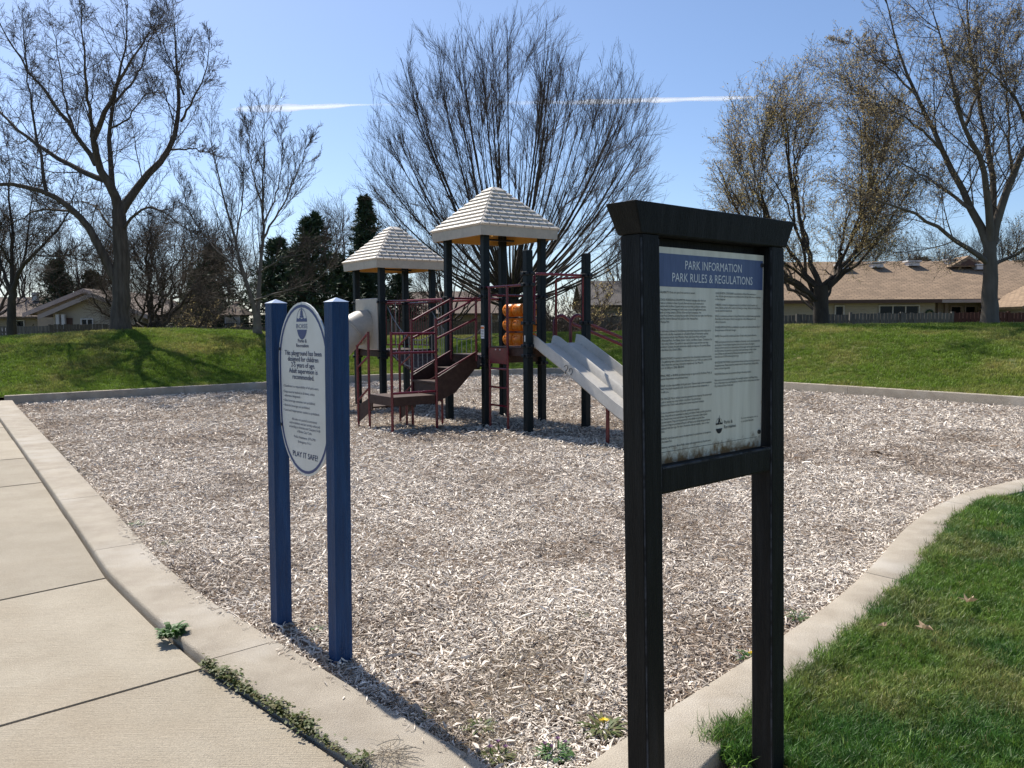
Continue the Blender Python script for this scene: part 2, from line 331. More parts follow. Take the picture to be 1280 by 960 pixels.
# near lawn on the right
lawn_poly = [(0.89, 3.15), (1.27, 3.66)] + RK_OUT[3:] + [(16, 12.5), (16, 0), (3.2, 0.6), (1.9, 2.3), (1.25, 2.86)]
LP = [(x, y) for x, y in lawn_poly]
g = MB(); g.add([(x, y, -0.045) for x, y in LP] + [(x, y, -0.4) for x, y in LP], [tuple(range(len(LP)))])
tag(g.build('near_lawn', 'turf'), 'thick green lawn in front of the right kerb', kind='structure')
# wood-chip surface
st = 0.14; gx = np.arange(-12, 13.5, st); gy = np.arange(2.6, 29.8, st)
GX, GY = np.meshgrid(gx, gy, indexing='ij'); ins = in_poly(GX, GY, POLY)
cell = ins[:-1, :-1] | ins[1:, :-1] | ins[:-1, 1:] | ins[1:, 1:]
ii, jj = np.nonzero(cell); n2 = GX.shape[1]; a = ii * n2 + jj; F = np.c_[a, a + n2, a + n2 + 1, a + 1]
used = np.unique(F); rem = np.zeros(GX.size, int); rem[used] = np.arange(len(used))
V = np.c_[GX.ravel(), GY.ravel(), chip_z(GX, GY).ravel()][used]
tag(fast_mesh('playground_surface', V, rem[F], 'chip_bed', smooth_=True), 'playground surface of loose bleached wood chips', kind='structure')

# kerbs: separate cast segments with open joints
def kerb(inner, outer, joints, z_in, zb, n=160, parent=None, ztop=None):
    A = resample(inner, n); B = resample(outer, n); d = np.r_[0, np.cumsum(np.linalg.norm(np.diff((A + B) / 2, axis=0), axis=1))]
    cuts = [0] + joints(d[-1]) + [d[-1]]
    for c0, c1 in zip(cuts[:-1], cuts[1:]):
        m = max(3, int((c1 - c0) / 0.18)); t = np.linspace(c0 + 0.004, c1 - 0.004, m)
        P = np.c_[np.interp(t, d, A[:, 0]), np.interp(t, d, A[:, 1])]; Q = np.c_[np.interp(t, d, B[:, 0]), np.interp(t, d, B[:, 1])]
        prof = []
        for k in range(m):
            dv = Q[k] - P[k]; L = np.linalg.norm(dv); dv = dv / L; zt = ztop(P[k]) if ztop else 0.0; c = 0.014
            wob = 0.004 * (vnoise(P[k][0] * 9, P[k][1] * 9) - 0.5)
            pr = [(0, -0.4), (0, zt - c), (c * .4, zt - c * .35), (c, zt), (L - c, zt + wob), (L - c * .35, zt - c * .4), (L, zt - c * 1.2), (L, -0.4)]
            prof.append([(P[k][0] + dv[0] * s_, P[k][1] + dv[1] * s_, z_) for s_, z_ in pr])
        k8 = len(prof[0]); vs_ = [q for p_ in prof for q in p_]
        fs = [(r * k8 + c_, r * k8 + c_ + 1, (r + 1) * k8 + c_ + 1, (r + 1) * k8 + c_) for r in range(m - 1) for c_ in range(k8 - 1)]
        fs += [tuple(range(k8)), tuple((m - 1) * k8 + q for q in range(k8))[::-1]]
        mb = MB(); mb.add(vs_, fs); mb.build('kerb_segment', 'kerb_concrete', parent, smooth_=True)
kp = empty('kerb', (0, 4, 0), kind='structure'); tag(kp, 'concrete kerb edging the wood chip playground')
kerb(LK_IN, LK_OUT, lambda L: [L - 17.4, L - 14.5, L - 11.6, L - 8.7, L - 6.7, L - 4.55, L - 2.0] if L > 18 else [L * k / 7 for k in range(1, 7)], 0, 0, parent=kp)
kerb(RK_IN, RK_OUT, lambda L: [3.4, 6.1, 9.0, 12.0], 0, 0, parent=kp)
FO = [(x + dx, y + dy) for (x, y), (dx, dy) in zip(FAR, [(-.1, .2), (-.1, .2), (-.12, .17), (-.06, .2), (0.02, .22), (.17, .15), (.18, .12), (.18, .12), (.2, .1)])]
kerb(FAR, FO, lambda L: [L * k / 9 for k in range(1, 9)], 0, 0, parent=kp, ztop=lambda p: 0.06, n=120)

# pavement: cast slabs with recessed joints
SW = empty('pavement', (-2, 4, -0.03), kind='structure'); tag(SW, 'broom-finished concrete footpath beside the left kerb')
J = [(-11.4, 17.6), (-9.75, 15.45), (-8.6, 13.8), (-7.43, 12.2), (-6.28, 10.57), (-5.15, 8.90), (-3.93, 7.18), (-2.76, 5.47), (-1.56, 3.99), (-0.50, 2.88), (0.62, 1.7)]
JD = [(-.80, -.6)] * 5 + [(-.76, -.65), (-.72, -.69), (-.70, -.71), (-.74, -.67), (-.72, -.69), (-.72, -.69)]
lo_ = np.array(LK_OUT)
edge = resample(LK_OUT, 300)
def edge_pts(p, q):
    i0 = np.argmin(np.linalg.norm(edge - np.array(p), axis=1)); i1 = np.argmin(np.linalg.norm(edge - np.array(q), axis=1))
    return [tuple(e) for e in edge[i0:i1 + 1:3]] + [tuple(edge[i1])]
def slab(poly, z, mb=None, inset=0.006, thick=0.3):
    c = np.mean(poly, axis=0); bm = bmesh.new(); vs_ = [bm.verts.new((x, y, z)) for x, y in poly]; f = bm.faces.new(vs_)
    bmesh.ops.inset_region(bm, faces=[f], thickness=inset, use_even_offset=True)
    inner = [v for v in f.verts]; 
    for v in vs_: v.co.z = z - 0.008
    ex = bmesh.ops.extrude_edge_only(bm, edges=[e for e in bm.edges if e.is_boundary])
    for v in ex['geom']:
        if isinstance(v, bmesh.types.BMVert): v.co.z = z - thick
    bmesh.ops.recalc_face_normals(bm, faces=bm.faces)
    me = bpy.data.meshes.new('paving_slab'); bm.to_mesh(me); bm.free()
    for v in me.vertices: v.co -= WORLD[SW]
    me.materials.append(M['pave']); put('paving_slab', me, SW, WORLD[SW]); return me
# broomed finish: fine parallel ridges across the slabs
pm = material('pave', (0.39, 0.342, 0.265), 0.92, (0.33, 0.285, 0.215), 2.2, 9, bump=0.0, col3=(0.335, 0.28, 0.205), rand=0.08, speck=(150, .20))
_t = pm.node_tree; _N = _t.nodes; _tc = _N.new('ShaderNodeTexCoord'); _mp = _N.new('ShaderNodeMapping'); _mp.inputs['Rotation'].default_value = (0, 0, math.radians(-43)); _mp.inputs['Scale'].default_value = (3, 130, 3)
_n = _N.new('ShaderNodeTexNoise'); _n.inputs['Scale'].default_value = 1.5; _n.inputs['Detail'].default_value = 5; _n2 = _N.new('ShaderNodeTexNoise'); _n2.inputs['Scale'].default_value = 220
_ad = _N.new('ShaderNodeMath'); _ad.operation = 'ADD'; _bp = _N.new('ShaderNodeBump'); _bp.inputs['Strength'].default_value = 0.9; _bp.inputs['Distance'].default_value = 0.008
_t.links.new(_tc.outputs['Object'], _mp.inputs[0]); _t.links.new(_mp.outputs[0], _n.inputs['Vector']); _t.links.new(_tc.outputs['Object'], _n2.inputs['Vector'])
_t.links.new(_n.outputs[0], _ad.inputs[0]); _t.links.new(_n2.outputs[0], _ad.inputs[1]); _t.links.new(_ad.outputs[0], _bp.inputs['Height']); _t.links.new(_bp.outputs[0], _N['Principled BSDF'].inputs['Normal'])
for k in range(9):
    p, q = np.array(J[k]), np.array(J[k + 1]); dp, dq = np.array(JD[k]), np.array(JD[k + 1])
    e = edge_pts(p, q); off = np.array([-.69, -.72]) * 0.024
    al = (q - p) / np.linalg.norm(q - p) * 0.007
    near = [tuple(np.array(v) + off) for v in e]
    poly = [tuple(np.array(near[0]) + al)] + near[1:-1] + [tuple(np.array(near[-1]) - al), tuple(q + dq * 2.6 - al), tuple(p + dp * 2.6 + al)]
    slab(poly, -0.03 - 0.004 * (k % 3))
slab([(-0.09, 2.52), (-0.28, 2.56), (-0.49, 2.86), (-2.35, 1.07), (-1.2, -0.2), (0.35, 1.3), (-0.09, 2.5)][0:6], -0.032)
slab([(0.36, 2.47), (0.90, 3.13), (1.24, 2.83), (1.9, 2.27), (3.2, 0.57), (2.2, -0.6), (0.37, 1.31), (-0.07, 2.5)], -0.036)
g = MB(); g.add([(-16, -2, -0.12), (3.2, -2, -0.12), (3.2, 2.6, -0.12), (0.9, 3.3, -0.12), (-0.1, 2.9, -0.12), (-11.2, 18.3, -0.12), (-16, 16, -0.12)], [tuple(range(7))])
tag(g.build('soil', 'soil'), 'dark soil in the paving joints', kind='structure')

lp_ = [(-11.78, 18.7), (-11.45, 17.66)] + [(J[k][0] + JD[k][0] * 2.62, J[k][1] + JD[k][1] * 2.62) for k in range(10)] + [(-1.2, -.25), (-6, -6), (-60, -6), (-60, 10.2), (-20, 14.2)]
g = MB(); g.add([(x, y, -0.045) for x, y in lp_] , [tuple(range(len(lp_)))])
tag(g.build('side_lawn', 'turf'), 'lawn beyond the far side of the footpath', kind='structure')
# ------------------------------------------------------------------ loose wood chips
def chip_variant(k, r):
    L = r.uniform(0.022, 0.062); wd = r.uniform(0.004, 0.011) * (1.5 if k % 4 == 0 else 1); th = r.uniform(0.002, 0.0045); bend = r.uniform(-0.006, 0.008)
    V = []; n = 3
    for q in range(n):
        t = q / (n - 1) - .5; ww = wd * (1 - 0.55 * abs(2 * t) * r.uniform(.4, 1.2)); z = bend * (1 - 4 * t * t); ox = r.uniform(-.002, .002)
        V += [(t * L, -ww / 2 + ox, z - th / 2), (t * L, ww / 2 + ox, z - th / 2), (t * L, ww / 2 + ox, z + th / 2), (t * L, -ww / 2 + ox, z + th / 2)]
    F = [(0, 3, 2, 1), (8, 9, 10, 11)]
    for q in range(n - 1):
        b = q * 4; F += [(b + s, b + (s + 1) % 4, b + 4 + (s + 1) % 4, b + 4 + s) for s in range(4)]
    return source('wood_chip_%02d' % k, V, F, 'chip')
cv = [chip_variant(k, rnd) for k in range(14)]
def sample_region(dens_fn, bands, poly):
    out = []
    for (y0, y1, dens) in bands:
        y0c = y0; x0 = max(-12, -0.68 * y1 - 1.6); x1 = min(13, 0.68 * y1 + 1.6); n = int((x1 - x0) * (y1 - y0) * dens)
        x = NR.uniform(x0, x1, n); y = NR.uniform(y0, y1, n); k = in_poly(x, y, poly) & (np.abs(x) < 0.66 * y + 1.7); out.append((x[k], y[k], np.full(k.sum(), dens)))
    return [np.concatenate(c) for c in zip(*out)]
bands = [(2.7, 4.2, 10500), (4.2, 5.6, 8200), (5.6, 7.5, 5200), (7.5, 10, 2700), (10, 13, 1250), (13, 17, 650), (17, 22, 330), (22, 29.5, 190)]
cx, cy, cdn = sample_region(None, bands, POLY)
thin = fbm(cx * 1.9 + 60, cy * 1.5 + 17); k = NR.random(len(cx)) > np.clip((thin - .52) * 4.0, 0, .45); cx, cy, cdn = cx[k], cy[k], cdn[k]      # worn spots where the dark fines show
n = len(cx)
csc = np.clip(0.57 * (7000 / cdn) ** 0.30, 0.6, 2.1) * np.exp(NR.normal(0, .34, n))
cz = chip_z(cx, cy) + 0.004 + NR.uniform(0, 0.020, n) * np.clip(csc, .8, 1.6)
rot = np.c_[NR.normal(0, 0.45, n), NR.normal(0, 0.34, n), NR.uniform(0, 6.283, n)]
patch = fbm(cx * 0.75 + 3, cy * 0.55 + 8) * 0.7 + fbm(cx * 3.1, cy * 2.6 + 2) * 0.3
tint = np.clip((patch - 0.49) * 4.5, 0, 0.85) * NR.uniform(0.25, 1, n) + 0.9 * (NR.random(n) < 0.15) * NR.random(n)
# a few chips kicked up onto the kerb and the path
ke = resample(LK_IN[2:], 400); q = NR.integers(0, 400, 260); kx = ke[q, 0] - np.abs(NR.normal(0, .05, 260)) * .7 ; ky = ke[q, 1] - np.abs(NR.normal(0, .05, 260)) * .7
cx = np.r_[cx, kx]; cy = np.r_[cy, ky]; cz = np.r_[cz, np.full(260, .005)]; rot = np.r_[rot, np.c_[NR.normal(0, .08, 260), NR.normal(0, .08, 260), NR.uniform(0, 6.28, 260)]]; csc = np.r_[csc, NR.uniform(.35, .8, 260)]; tint = np.r_[tint, NR.uniform(0, .8, 260)]; n = len(cx)
for bx, by in ((-1.303, 4.540), (-0.868, 4.041)):        # chips banked against the blue posts
    a_ = NR.uniform(0, 6.28, 150); d_ = .06 + np.abs(NR.normal(0, .045, 150)); x_ = bx + d_ * np.cos(a_); y_ = by + d_ * np.sin(a_)
    cx = np.r_[cx, x_]; cy = np.r_[cy, y_]; cz = np.r_[cz, chip_z(x_, y_) + .006 + .035 * np.clip(1 - (d_ - .06) / .09, 0, 1) * NR.random(150)]; rot = np.r_[rot, np.c_[NR.normal(0, .5, 150), NR.normal(0, .4, 150), NR.uniform(0, 6.28, 150)]]; csc = np.r_[csc, NR.uniform(.5, 1.1, 150)]; tint = np.r_[tint, NR.uniform(0, .9, 150)]; n = len(cx)
scatter('wood_chips', np.c_[cx, cy, cz], rot, csc, NR.integers(0, 14, n), np.clip(tint, 0, 1), cv, 'loose shredded wood chips covering the playground', 'wood chips')
print('chips', n)

# ------------------------------------------------------------------ grass
def tuft_variant(k, r, blades, rad, h0, h1, wd, mat, lean=0.5):
    V = []; F = []
    for _ in range(blades):
        a = r.uniform(0, 6.283); d = rad * math.sqrt(r.random()); x, y = d * math.cos(a), d * math.sin(a); h = r.uniform(h0, h1)
        b = r.uniform(0, 6.283); ln = r.uniform(0.1, 1) * lean; w_ = wd * r.uniform(.7, 1.3); sx, sy = -math.sin(b) * w_ / 2, math.cos(b) * w_ / 2
        q = len(V); bx, by = math.cos(b) * ln * h, math.sin(b) * ln * h
        V += [(x - sx, y - sy, -0.01), (x + sx, y + sy, -0.01), (x + bx * .35 + sx * .8, y + by * .35 + sy * .8, h * .6), (x + bx * .35 - sx * .8, y + by * .35 - sy * .8, h * .6), (x + bx, y + by, h)]
        F += [(q, q + 1, q + 2, q + 3), (q + 3, q + 2, q + 4)]
    return source('grass_tuft_%02d' % k, V, F, mat)
gn = [tuft_variant(k, rnd, 32, 0.034, 0.015, 0.045, 0.0025, 'grass_near' if k < 7 else 'grass_deep', 1.1) for k in range(11)]
out = []
for y0, y1, dens in ((2.8, 4.5, 2000), (4.5, 6.5, 1250), (6.5, 10, 650)):
    nn = int(8 * (y1 - y0) * dens); x = NR.uniform(0.7, 8.7, nn); y = NR.uniform(y0, y1, nn); k = in_poly(x, y, LP) & (x < 0.66 * y + 2.6); out.append((x[k], y[k], np.full(k.sum(), (2000 / dens) ** .35)))
x, y, s = [np.concatenate(c) for c in zip(*out)]; n = len(x)
# ragged fringe leaning over the kerb, and the tongue of grass beside the kerb corner
ed = resample(RK_OUT[1:9], 300); q = NR.integers(0, 300, 2600); fx = ed[q, 0] + NR.normal(0.02, 0.03, 2600); fy = ed[q, 1] - NR.normal(0.01, 0.03, 2600)
tx = NR.normal(0.90, 0.055, 320); ty = NR.normal(3.18, 0.05, 320)
fx = np.r_[fx, tx]; fy = np.r_[fy, ty]; x = np.r_[x, fx]; y = np.r_[y, fy]; s = np.r_[s, np.full(len(fx), 1.15)]; n = len(x)
pt = fbm(x * 1.7, y * 1.7 + 4); tint = np.clip((pt - .49) * 3.2, 0, .7) * NR.uniform(.3, 1, n) + 0.75 * (NR.random(n) < 0.05)
sc_ = s * NR.uniform(.65, 1.25, n) * (0.75 + 0.65 * fbm(x * 2.6 + 8, y * 2.6))
scatter('lawn_grass', np.c_[x, y, np.full(n, -0.04) + np.where(np.arange(n) >= n - len(fx), 0.012, 0)], np.c_[NR.normal(0, .25, n), NR.normal(0, .25, n), NR.uniform(0, 6.28, n)],
        sc_, np.where(fbm(x * 2.1 + 30, y * 2.1 + 12) + NR.normal(0, .07, n) > .53, NR.integers(7, 11, n), NR.integers(0, 7, n)), tint, gn, 'long green lawn grass to the right of the black sign', 'grass')
print('near grass', n)
gf = [tuft_variant(k, rnd, 24, 0.09, 0.03, 0.085, 0.010, 'grass_far', 0.9) for k in range(6)]
nn = 150000; x = NR.uniform(-24, 24, nn); u = NR.random(nn) ** 1.0; yk = far_y(x) + 0.24; y = yk + u * (crest_y(x) + 2.5 - yk)
k = np.abs(x) < 0.66 * y + 3; x, y = x[k], y[k]; n = len(x)
pt = fbm(x * .42 + 20, y * .42) * .65 + fbm(x * 1.6, y * 1.6) * .35
h = (lawn_z(x, y)); tint = np.clip((pt - .45) * 4.2 + 0.34 * (h / 1.5 - .45), 0, .9) * NR.uniform(.3, 1, n)
scatter('berm_grass', np.c_[x, y, h - 0.005], np.c_[NR.normal(0, .2, n), NR.normal(0, .2, n), NR.uniform(0, 6.28, n)], NR.uniform(.45, 1.3, n) * (.7 + .7 * fbm(x * 1.3 + 40, y * 1.3)), NR.integers(0, 6, n), tint, gf, 'mown grass covering the berm behind the playground', 'grass')
# ================================================================== TREES
def tubes(P, R, sides):
    """P (N,K,3), R (N,K) -> vertices, quads"""
    N_, K, _ = P.shape
    T = np.empty_like(P); T[:, 1:-1] = P[:, 2:] - P[:, :-2]; T[:, 0] = P[:, 1] - P[:, 0]; T[:, -1] = P[:, -1] - P[:, -2]
    T /= np.linalg.norm(T, axis=2, keepdims=True) + 1e-9
    ref = np.where(np.abs(T[:, :1, 2:3]) < 0.8, np.array([0, 0, 1.0]), np.array([1.0, 0, 0])); ref = np.broadcast_to(ref, T.shape)
    A = np.cross(T, ref); A /= np.linalg.norm(A, axis=2, keepdims=True) + 1e-9; B = np.cross(T, A)
    an = np.arange(sides) * 2 * math.pi / sides
    V = P[:, :, None, :] + R[:, :, None, None] * (A[:, :, None, :] * np.cos(an)[None, None, :, None] + B[:, :, None, :] * np.sin(an)[None, None, :, None])
    n_, k_, s_ = np.meshgrid(np.arange(N_), np.arange(K - 1), np.arange(sides), indexing='ij'); b = (n_ * K + k_) * sides; s2 = (s_ + 1) % sides
    F = np.stack([b + s_, b + s2, b + sides + s2, b + sides + s_], -1).reshape(-1, 4)
    return V.reshape(-1, 3), F
def join(parts):
    V = []; F = []; k = 0
    for v, f in parts: V.append(v); F.append(f + k); k += len(v)
    return np.concatenate(V), np.concatenate(F)
KL = 0.0080
def spawn(P, R, n, t0, t1, ang, angs, lfn, K, upw, wob, rr, rng, rmin=0.003, taper=0.35, kl=KL):
    """children of every branch: n per parent at t0..t1 along it, leaving at ang +- angs (degrees)"""
    N_, Kp, _ = P.shape; t = (np.arange(n)[None] + rng.random((N_, n))) / n; t = t0 + (t1 - t0) * t; f = t * (Kp - 1); i0 = np.minimum(f.astype(int), Kp - 2); fr = (f - i0)[..., None]
    ix = np.arange(N_)[:, None]; p0 = P[ix, i0] * (1 - fr) + P[ix, i0 + 1] * fr; tan = P[ix, i0 + 1] - P[ix, i0]; tan /= np.linalg.norm(tan, axis=2, keepdims=True) + 1e-9
    r0 = R[ix, i0] * (1 - fr[..., 0]) + R[ix, i0 + 1] * fr[..., 0]
    plen = np.linalg.norm(np.diff(P, axis=1), axis=2).sum(1)[:, None]
    rv = rng.normal(size=tan.shape); rv -= tan * (rv * tan).sum(2, keepdims=True); rv /= np.linalg.norm(rv, axis=2, keepdims=True) + 1e-9
    a = np.radians(ang + angs * rng.normal(size=t.shape))[..., None]; d = tan * np.cos(a) + rv * np.sin(a)
    L = lfn(plen, t, p0) * rng.uniform(.65, 1.2, t.shape)
    p0 = p0.reshape(-1, 3); d = d.reshape(-1, 3); L = L.reshape(-1); r0 = np.maximum(np.minimum(r0.reshape(-1) * rr, kl * L + .002) * rng.uniform(.8, 1.1, r0.size), rmin)
    k = L > 0.05; p0, d, L, r0 = p0[k], d[k], L[k], r0[k]
    return grow(p0, d, L, r0, K, upw, wob, rng, rmin, taper)
def grow(p0, d, L, r0, K, upw, wob, rng, rmin=0.003, taper=0.35):
    n_ = len(p0); P = np.empty((n_, K, 3)); P[:, 0] = p0; d = d.copy(); st_ = (L / (K - 1))[:, None]
    for q in range(1, K):
        d = d + np.array([0, 0, 1.0]) * upw / (K - 1) + rng.normal(size=d.shape) * wob; d /= np.linalg.norm(d, axis=1, keepdims=True) + 1e-9; P[:, q] = P[:, q - 1] + d * st_
    R = r0[:, None] * np.linspace(1, taper, K)[None]; return P, np.maximum(R, rmin * 0.7)
def refine(pts, K, rng, wob):
    p = np.array(pts, float); d = np.r_[0, np.cumsum(np.linalg.norm(np.diff(p, axis=0), axis=1))]; t = np.linspace(0, d[-1], K)
    q = np.stack([np.interp(t, d, p[:, c]) for c in range(3)], 1)
    for _ in range(2): q[1:-1] = .25 * q[:-2] + .5 * q[1:-1] + .25 * q[2:]
    q[1:-1] += rng.normal(size=q[1:-1].shape) * wob; return q
def leaves(P, n, size, rng, spread=0.05, tlo=0.3):
    N_, K, _ = P.shape; m = N_ * n; t = rng.uniform(tlo, 1, m) * (K - 1); i0 = np.minimum(t.astype(int), K - 2); fr = (t - i0)[:, None]; ix = np.repeat(np.arange(N_), n)
    c = P[ix, i0] * (1 - fr) + P[ix, i0 + 1] * fr + rng.normal(size=(m, 3)) * spread
    a = rng.normal(size=(m, 3)); a /= np.linalg.norm(a, axis=1, keepdims=True); b = rng.normal(size=(m, 3)); b = np.cross(a, b); b /= np.linalg.norm(b, axis=1, keepdims=True)
    s = (size * rng.uniform(.5, 1.3, m))[:, None]
    V = np.stack([c - a * s, c + b * s * .55, c + a * s, c - b * s * .55], 1).reshape(-1, 3); return V, np.arange(m * 4).reshape(m, 4)
def tree_object(name, base, trunk_parts, crown_parts, mats, label, group=None, leaf=None, leafmat=None, cat='tree'):
    t = empty(name, base, label, cat, group); b = np.array(base)
    V, F = join(trunk_parts); fast_mesh('trunk', V - b, F, mats[0], t, base, True)
    V, F = join(crown_parts); fast_mesh('crown', V - b, F, mats[1], t, base, True)
    if leaf: fast_mesh('leaves', leaf[0] - b, leaf[1], leafmat, t, base)
    return t
def flare(P, R, base_r, k=1.5):
    R = R.copy(); R[:, 0] *= k; R[:, 1] *= 1 + (k - 1) * .25; return P, R

TW = (.055, .07)
def traced_tree(name, base, trunk, limbs, depth, mats, label, seed, r_tr, counts=(13, 9, 7), lens=(0.42, 0.45, 0.5), angs=(48, 45, 42), upw=0.5, twig=0.006, spreadd=2.2, leafn=0, leafmat=None, lsize=0.05, l3=0.6):
    """trunk and limbs drawn as (px,py) at the tree's own distance, each limb bent towards or away from us"""
    rng = np.random.default_rng(seed); tp = [at(px, py, depth) for px, py in trunk]; tp[0] = np.array(base)
    Pt = refine([np.array(base) - (0, 0, .3)] + tp, 14, rng, 0.012)[None]; Rt = np.linspace(r_tr * 1.06, r_tr * 0.72, 14)[None]; Rt[:, :3] *= np.array([1.4, 1.2, 1.06]); tr = [tubes(Pt, Rt, 14)]
    P0 = []; R0 = []
    for k, (pts, ra, rb, dz) in enumerate(limbs):
        m = len(pts); q = [at(px, py, depth + dz * (s_ / (m - 1)) ** 1.2 * spreadd) for s_, (px, py) in enumerate(pts)]
        P0.append(refine(q, 14, rng, 0.025)); R0.append(.76 * (ra + (rb - ra) * np.linspace(0, 1, 14) ** .7))
    P0 = np.array(P0); R0 = np.array(R0); tr.append(tubes(P0, R0, 9))
    P1, R1 = spawn(P0, R0, counts[0], .12, 1, angs[0], 12, lambda pl, t, p: pl * lens[0] * (1.05 - .55 * t), 8, upw, TW[0], .55, rng, twig * 1.6)
    # a fork at every limb's end, so that crowns close at the outline
    P1b, R1b = spawn(P0, R0, 2, .92, 1, 22, 9, lambda pl, t, p: pl * .22 + 0 * t, 8, upw * .5, .05, .8, rng, twig * 1.6)
    P1 = np.concatenate([P1, P1b]); R1 = np.concatenate([R1, R1b])
    P2, R2 = spawn(P1, R1, counts[1], .15, 1, angs[1], 13, lambda pl, t, p: pl * lens[1] * (1.05 - .5 * t), 5, upw * .6, TW[1], .5, rng, twig * 1.2)
    P3, R3 = spawn(P2, R2, counts[2], .15, 1, angs[2], 15, lambda pl, t, p: np.minimum(pl * lens[2], l3) + 0 * t, 2, upw * .3, .12, .55, rng, twig)
    cr = [tubes(P1, R1, 5), tubes(P2, R2, 3), tubes(P3, R3, 3)]
    lf = leaves(P3, leafn, lsize, rng) if leafn else None
    return tree_object(name, base, tr, cr, mats, label, leaf=lf, leafmat=leafmat)

def auto_tree(name, base, height, width, r_tr, mats, label, seed, stems=9, fork=0.16, ang0=24, up0=0.25, counts=(12, 8, 5), angs=(32, 32, 34), lens=(0.42, 0.42, 0.45), upw=0.45, twig=0.006, leafn=0, leafmat=None, lsize=0.05, group=None, lean=0.0, round_=0.75, leafall=False, stem_r=None, kl=KL, env=None, wb=1.0):
    rng = np.random.default_rng(seed); b = np.array(base, float)
    hf = height * fork; Pt = refine([b - (0, 0, .3), b + (lean * .1, 0, hf * .5), b + (lean * .2, 0, hf)], 8, rng, .015)[None]; Rt = np.linspace(r_tr * 1.1, r_tr * .85, 8)[None]; Rt[:, 0] *= 1.4; Rt[:, 1] *= 1.15
    az = (np.arange(stems) + rng.uniform(-.3, .3, stems)) * 2 * math.pi * 0.382 * 1.0; inc = np.radians(ang0) * np.sqrt((np.arange(stems) + .3) / stems) * 2.0
    d = np.stack([np.cos(az) * np.sin(inc), np.sin(az) * np.sin(inc), np.cos(inc)], 1)
    p0 = np.repeat((b + (lean * .2, 0, hf))[None], stems, 0) + np.c_[d[:, :2] * r_tr * .4, -rng.uniform(0, hf * .35, stems)]
    # length to reach an egg-shaped outline
    cosi = d[:, 2]; sini = np.sin(inc); ea, eb = width / 2, height - hf; L = 1 / np.sqrt((sini / ea * round_) ** 2 + (cosi / eb) ** 2) * rng.uniform(.93, 1.05, stems)
    P0, R0 = grow(p0, d, L, np.full(stems, stem_r or r_tr * .45) * (0.6 + .5 * rng.random(stems)), 14, up0, .035 * wb, rng, .01, .12)
    P1, R1 = spawn(P0, R0, counts[0], .1, 1, angs[0], 9, lambda pl, t, p: pl * lens[0] * (1.08 - .72 * t), 8, upw, .06 * wb, .55, rng, twig * 1.7, kl=kl)
    P2, R2 = spawn(P1, R1, counts[1], .12, 1, angs[1], 10, lambda pl, t, p: pl * lens[1] * (1.1 - .6 * t), 5, upw * .7, .08 * wb, .55, rng, twig * 1.2, kl=kl)
    P3, R3 = spawn(P2, R2, counts[2], .12, 1, angs[2], 12, lambda pl, t, p: pl * lens[2] + 0 * t, 2, upw * .5, .08, .6, rng, twig, kl=kl)
    if env:                                        # keep every tip inside an uneven egg-shaped outline
        cz_, rx_, rup, rdn = env; cc_ = b + (0, 0, cz_)
        def fit(P):
            v = P - cc_; q = np.sqrt((v[..., 0] ** 2 + v[..., 1] ** 2) / rx_ ** 2 + np.where(v[..., 2] > 0, v[..., 2] / rup, v[..., 2] / rdn) ** 2) + 1e-9
            az_ = np.arctan2(v[..., 1], v[..., 0]); el_ = v[..., 2] / (np.linalg.norm(v, axis=-1) + 1e-9); lim = 1 + .05 * np.sin(az_ * 5 + el_ * 7) + .04 * np.sin(az_ * 11 - el_ * 13)
            q2 = np.where(q > .72 * lim, lim * (.72 + .28 * np.tanh((q / lim - .72) / .28)), q); return cc_ + v * (q2 / q)[..., None]
        P0, P1, P2, P3 = fit(P0), fit(P1), fit(P2), fit(P3)
    tr = [tubes(Pt, Rt, 10), tubes(P0, R0, 7)]
    cr = [tubes(P1, R1, 5), tubes(P2, R2, 3), tubes(P3, R3, 3)]
    lf = None
    if leafn:
        lf = leaves(P3, leafn, lsize, rng)
        if leafall: lf = join([lf, leaves(P2, leafn * 2, lsize, rng, .08)])
    return tree_object(name, base, tr, cr, mats, label, group, lf, leafmat)

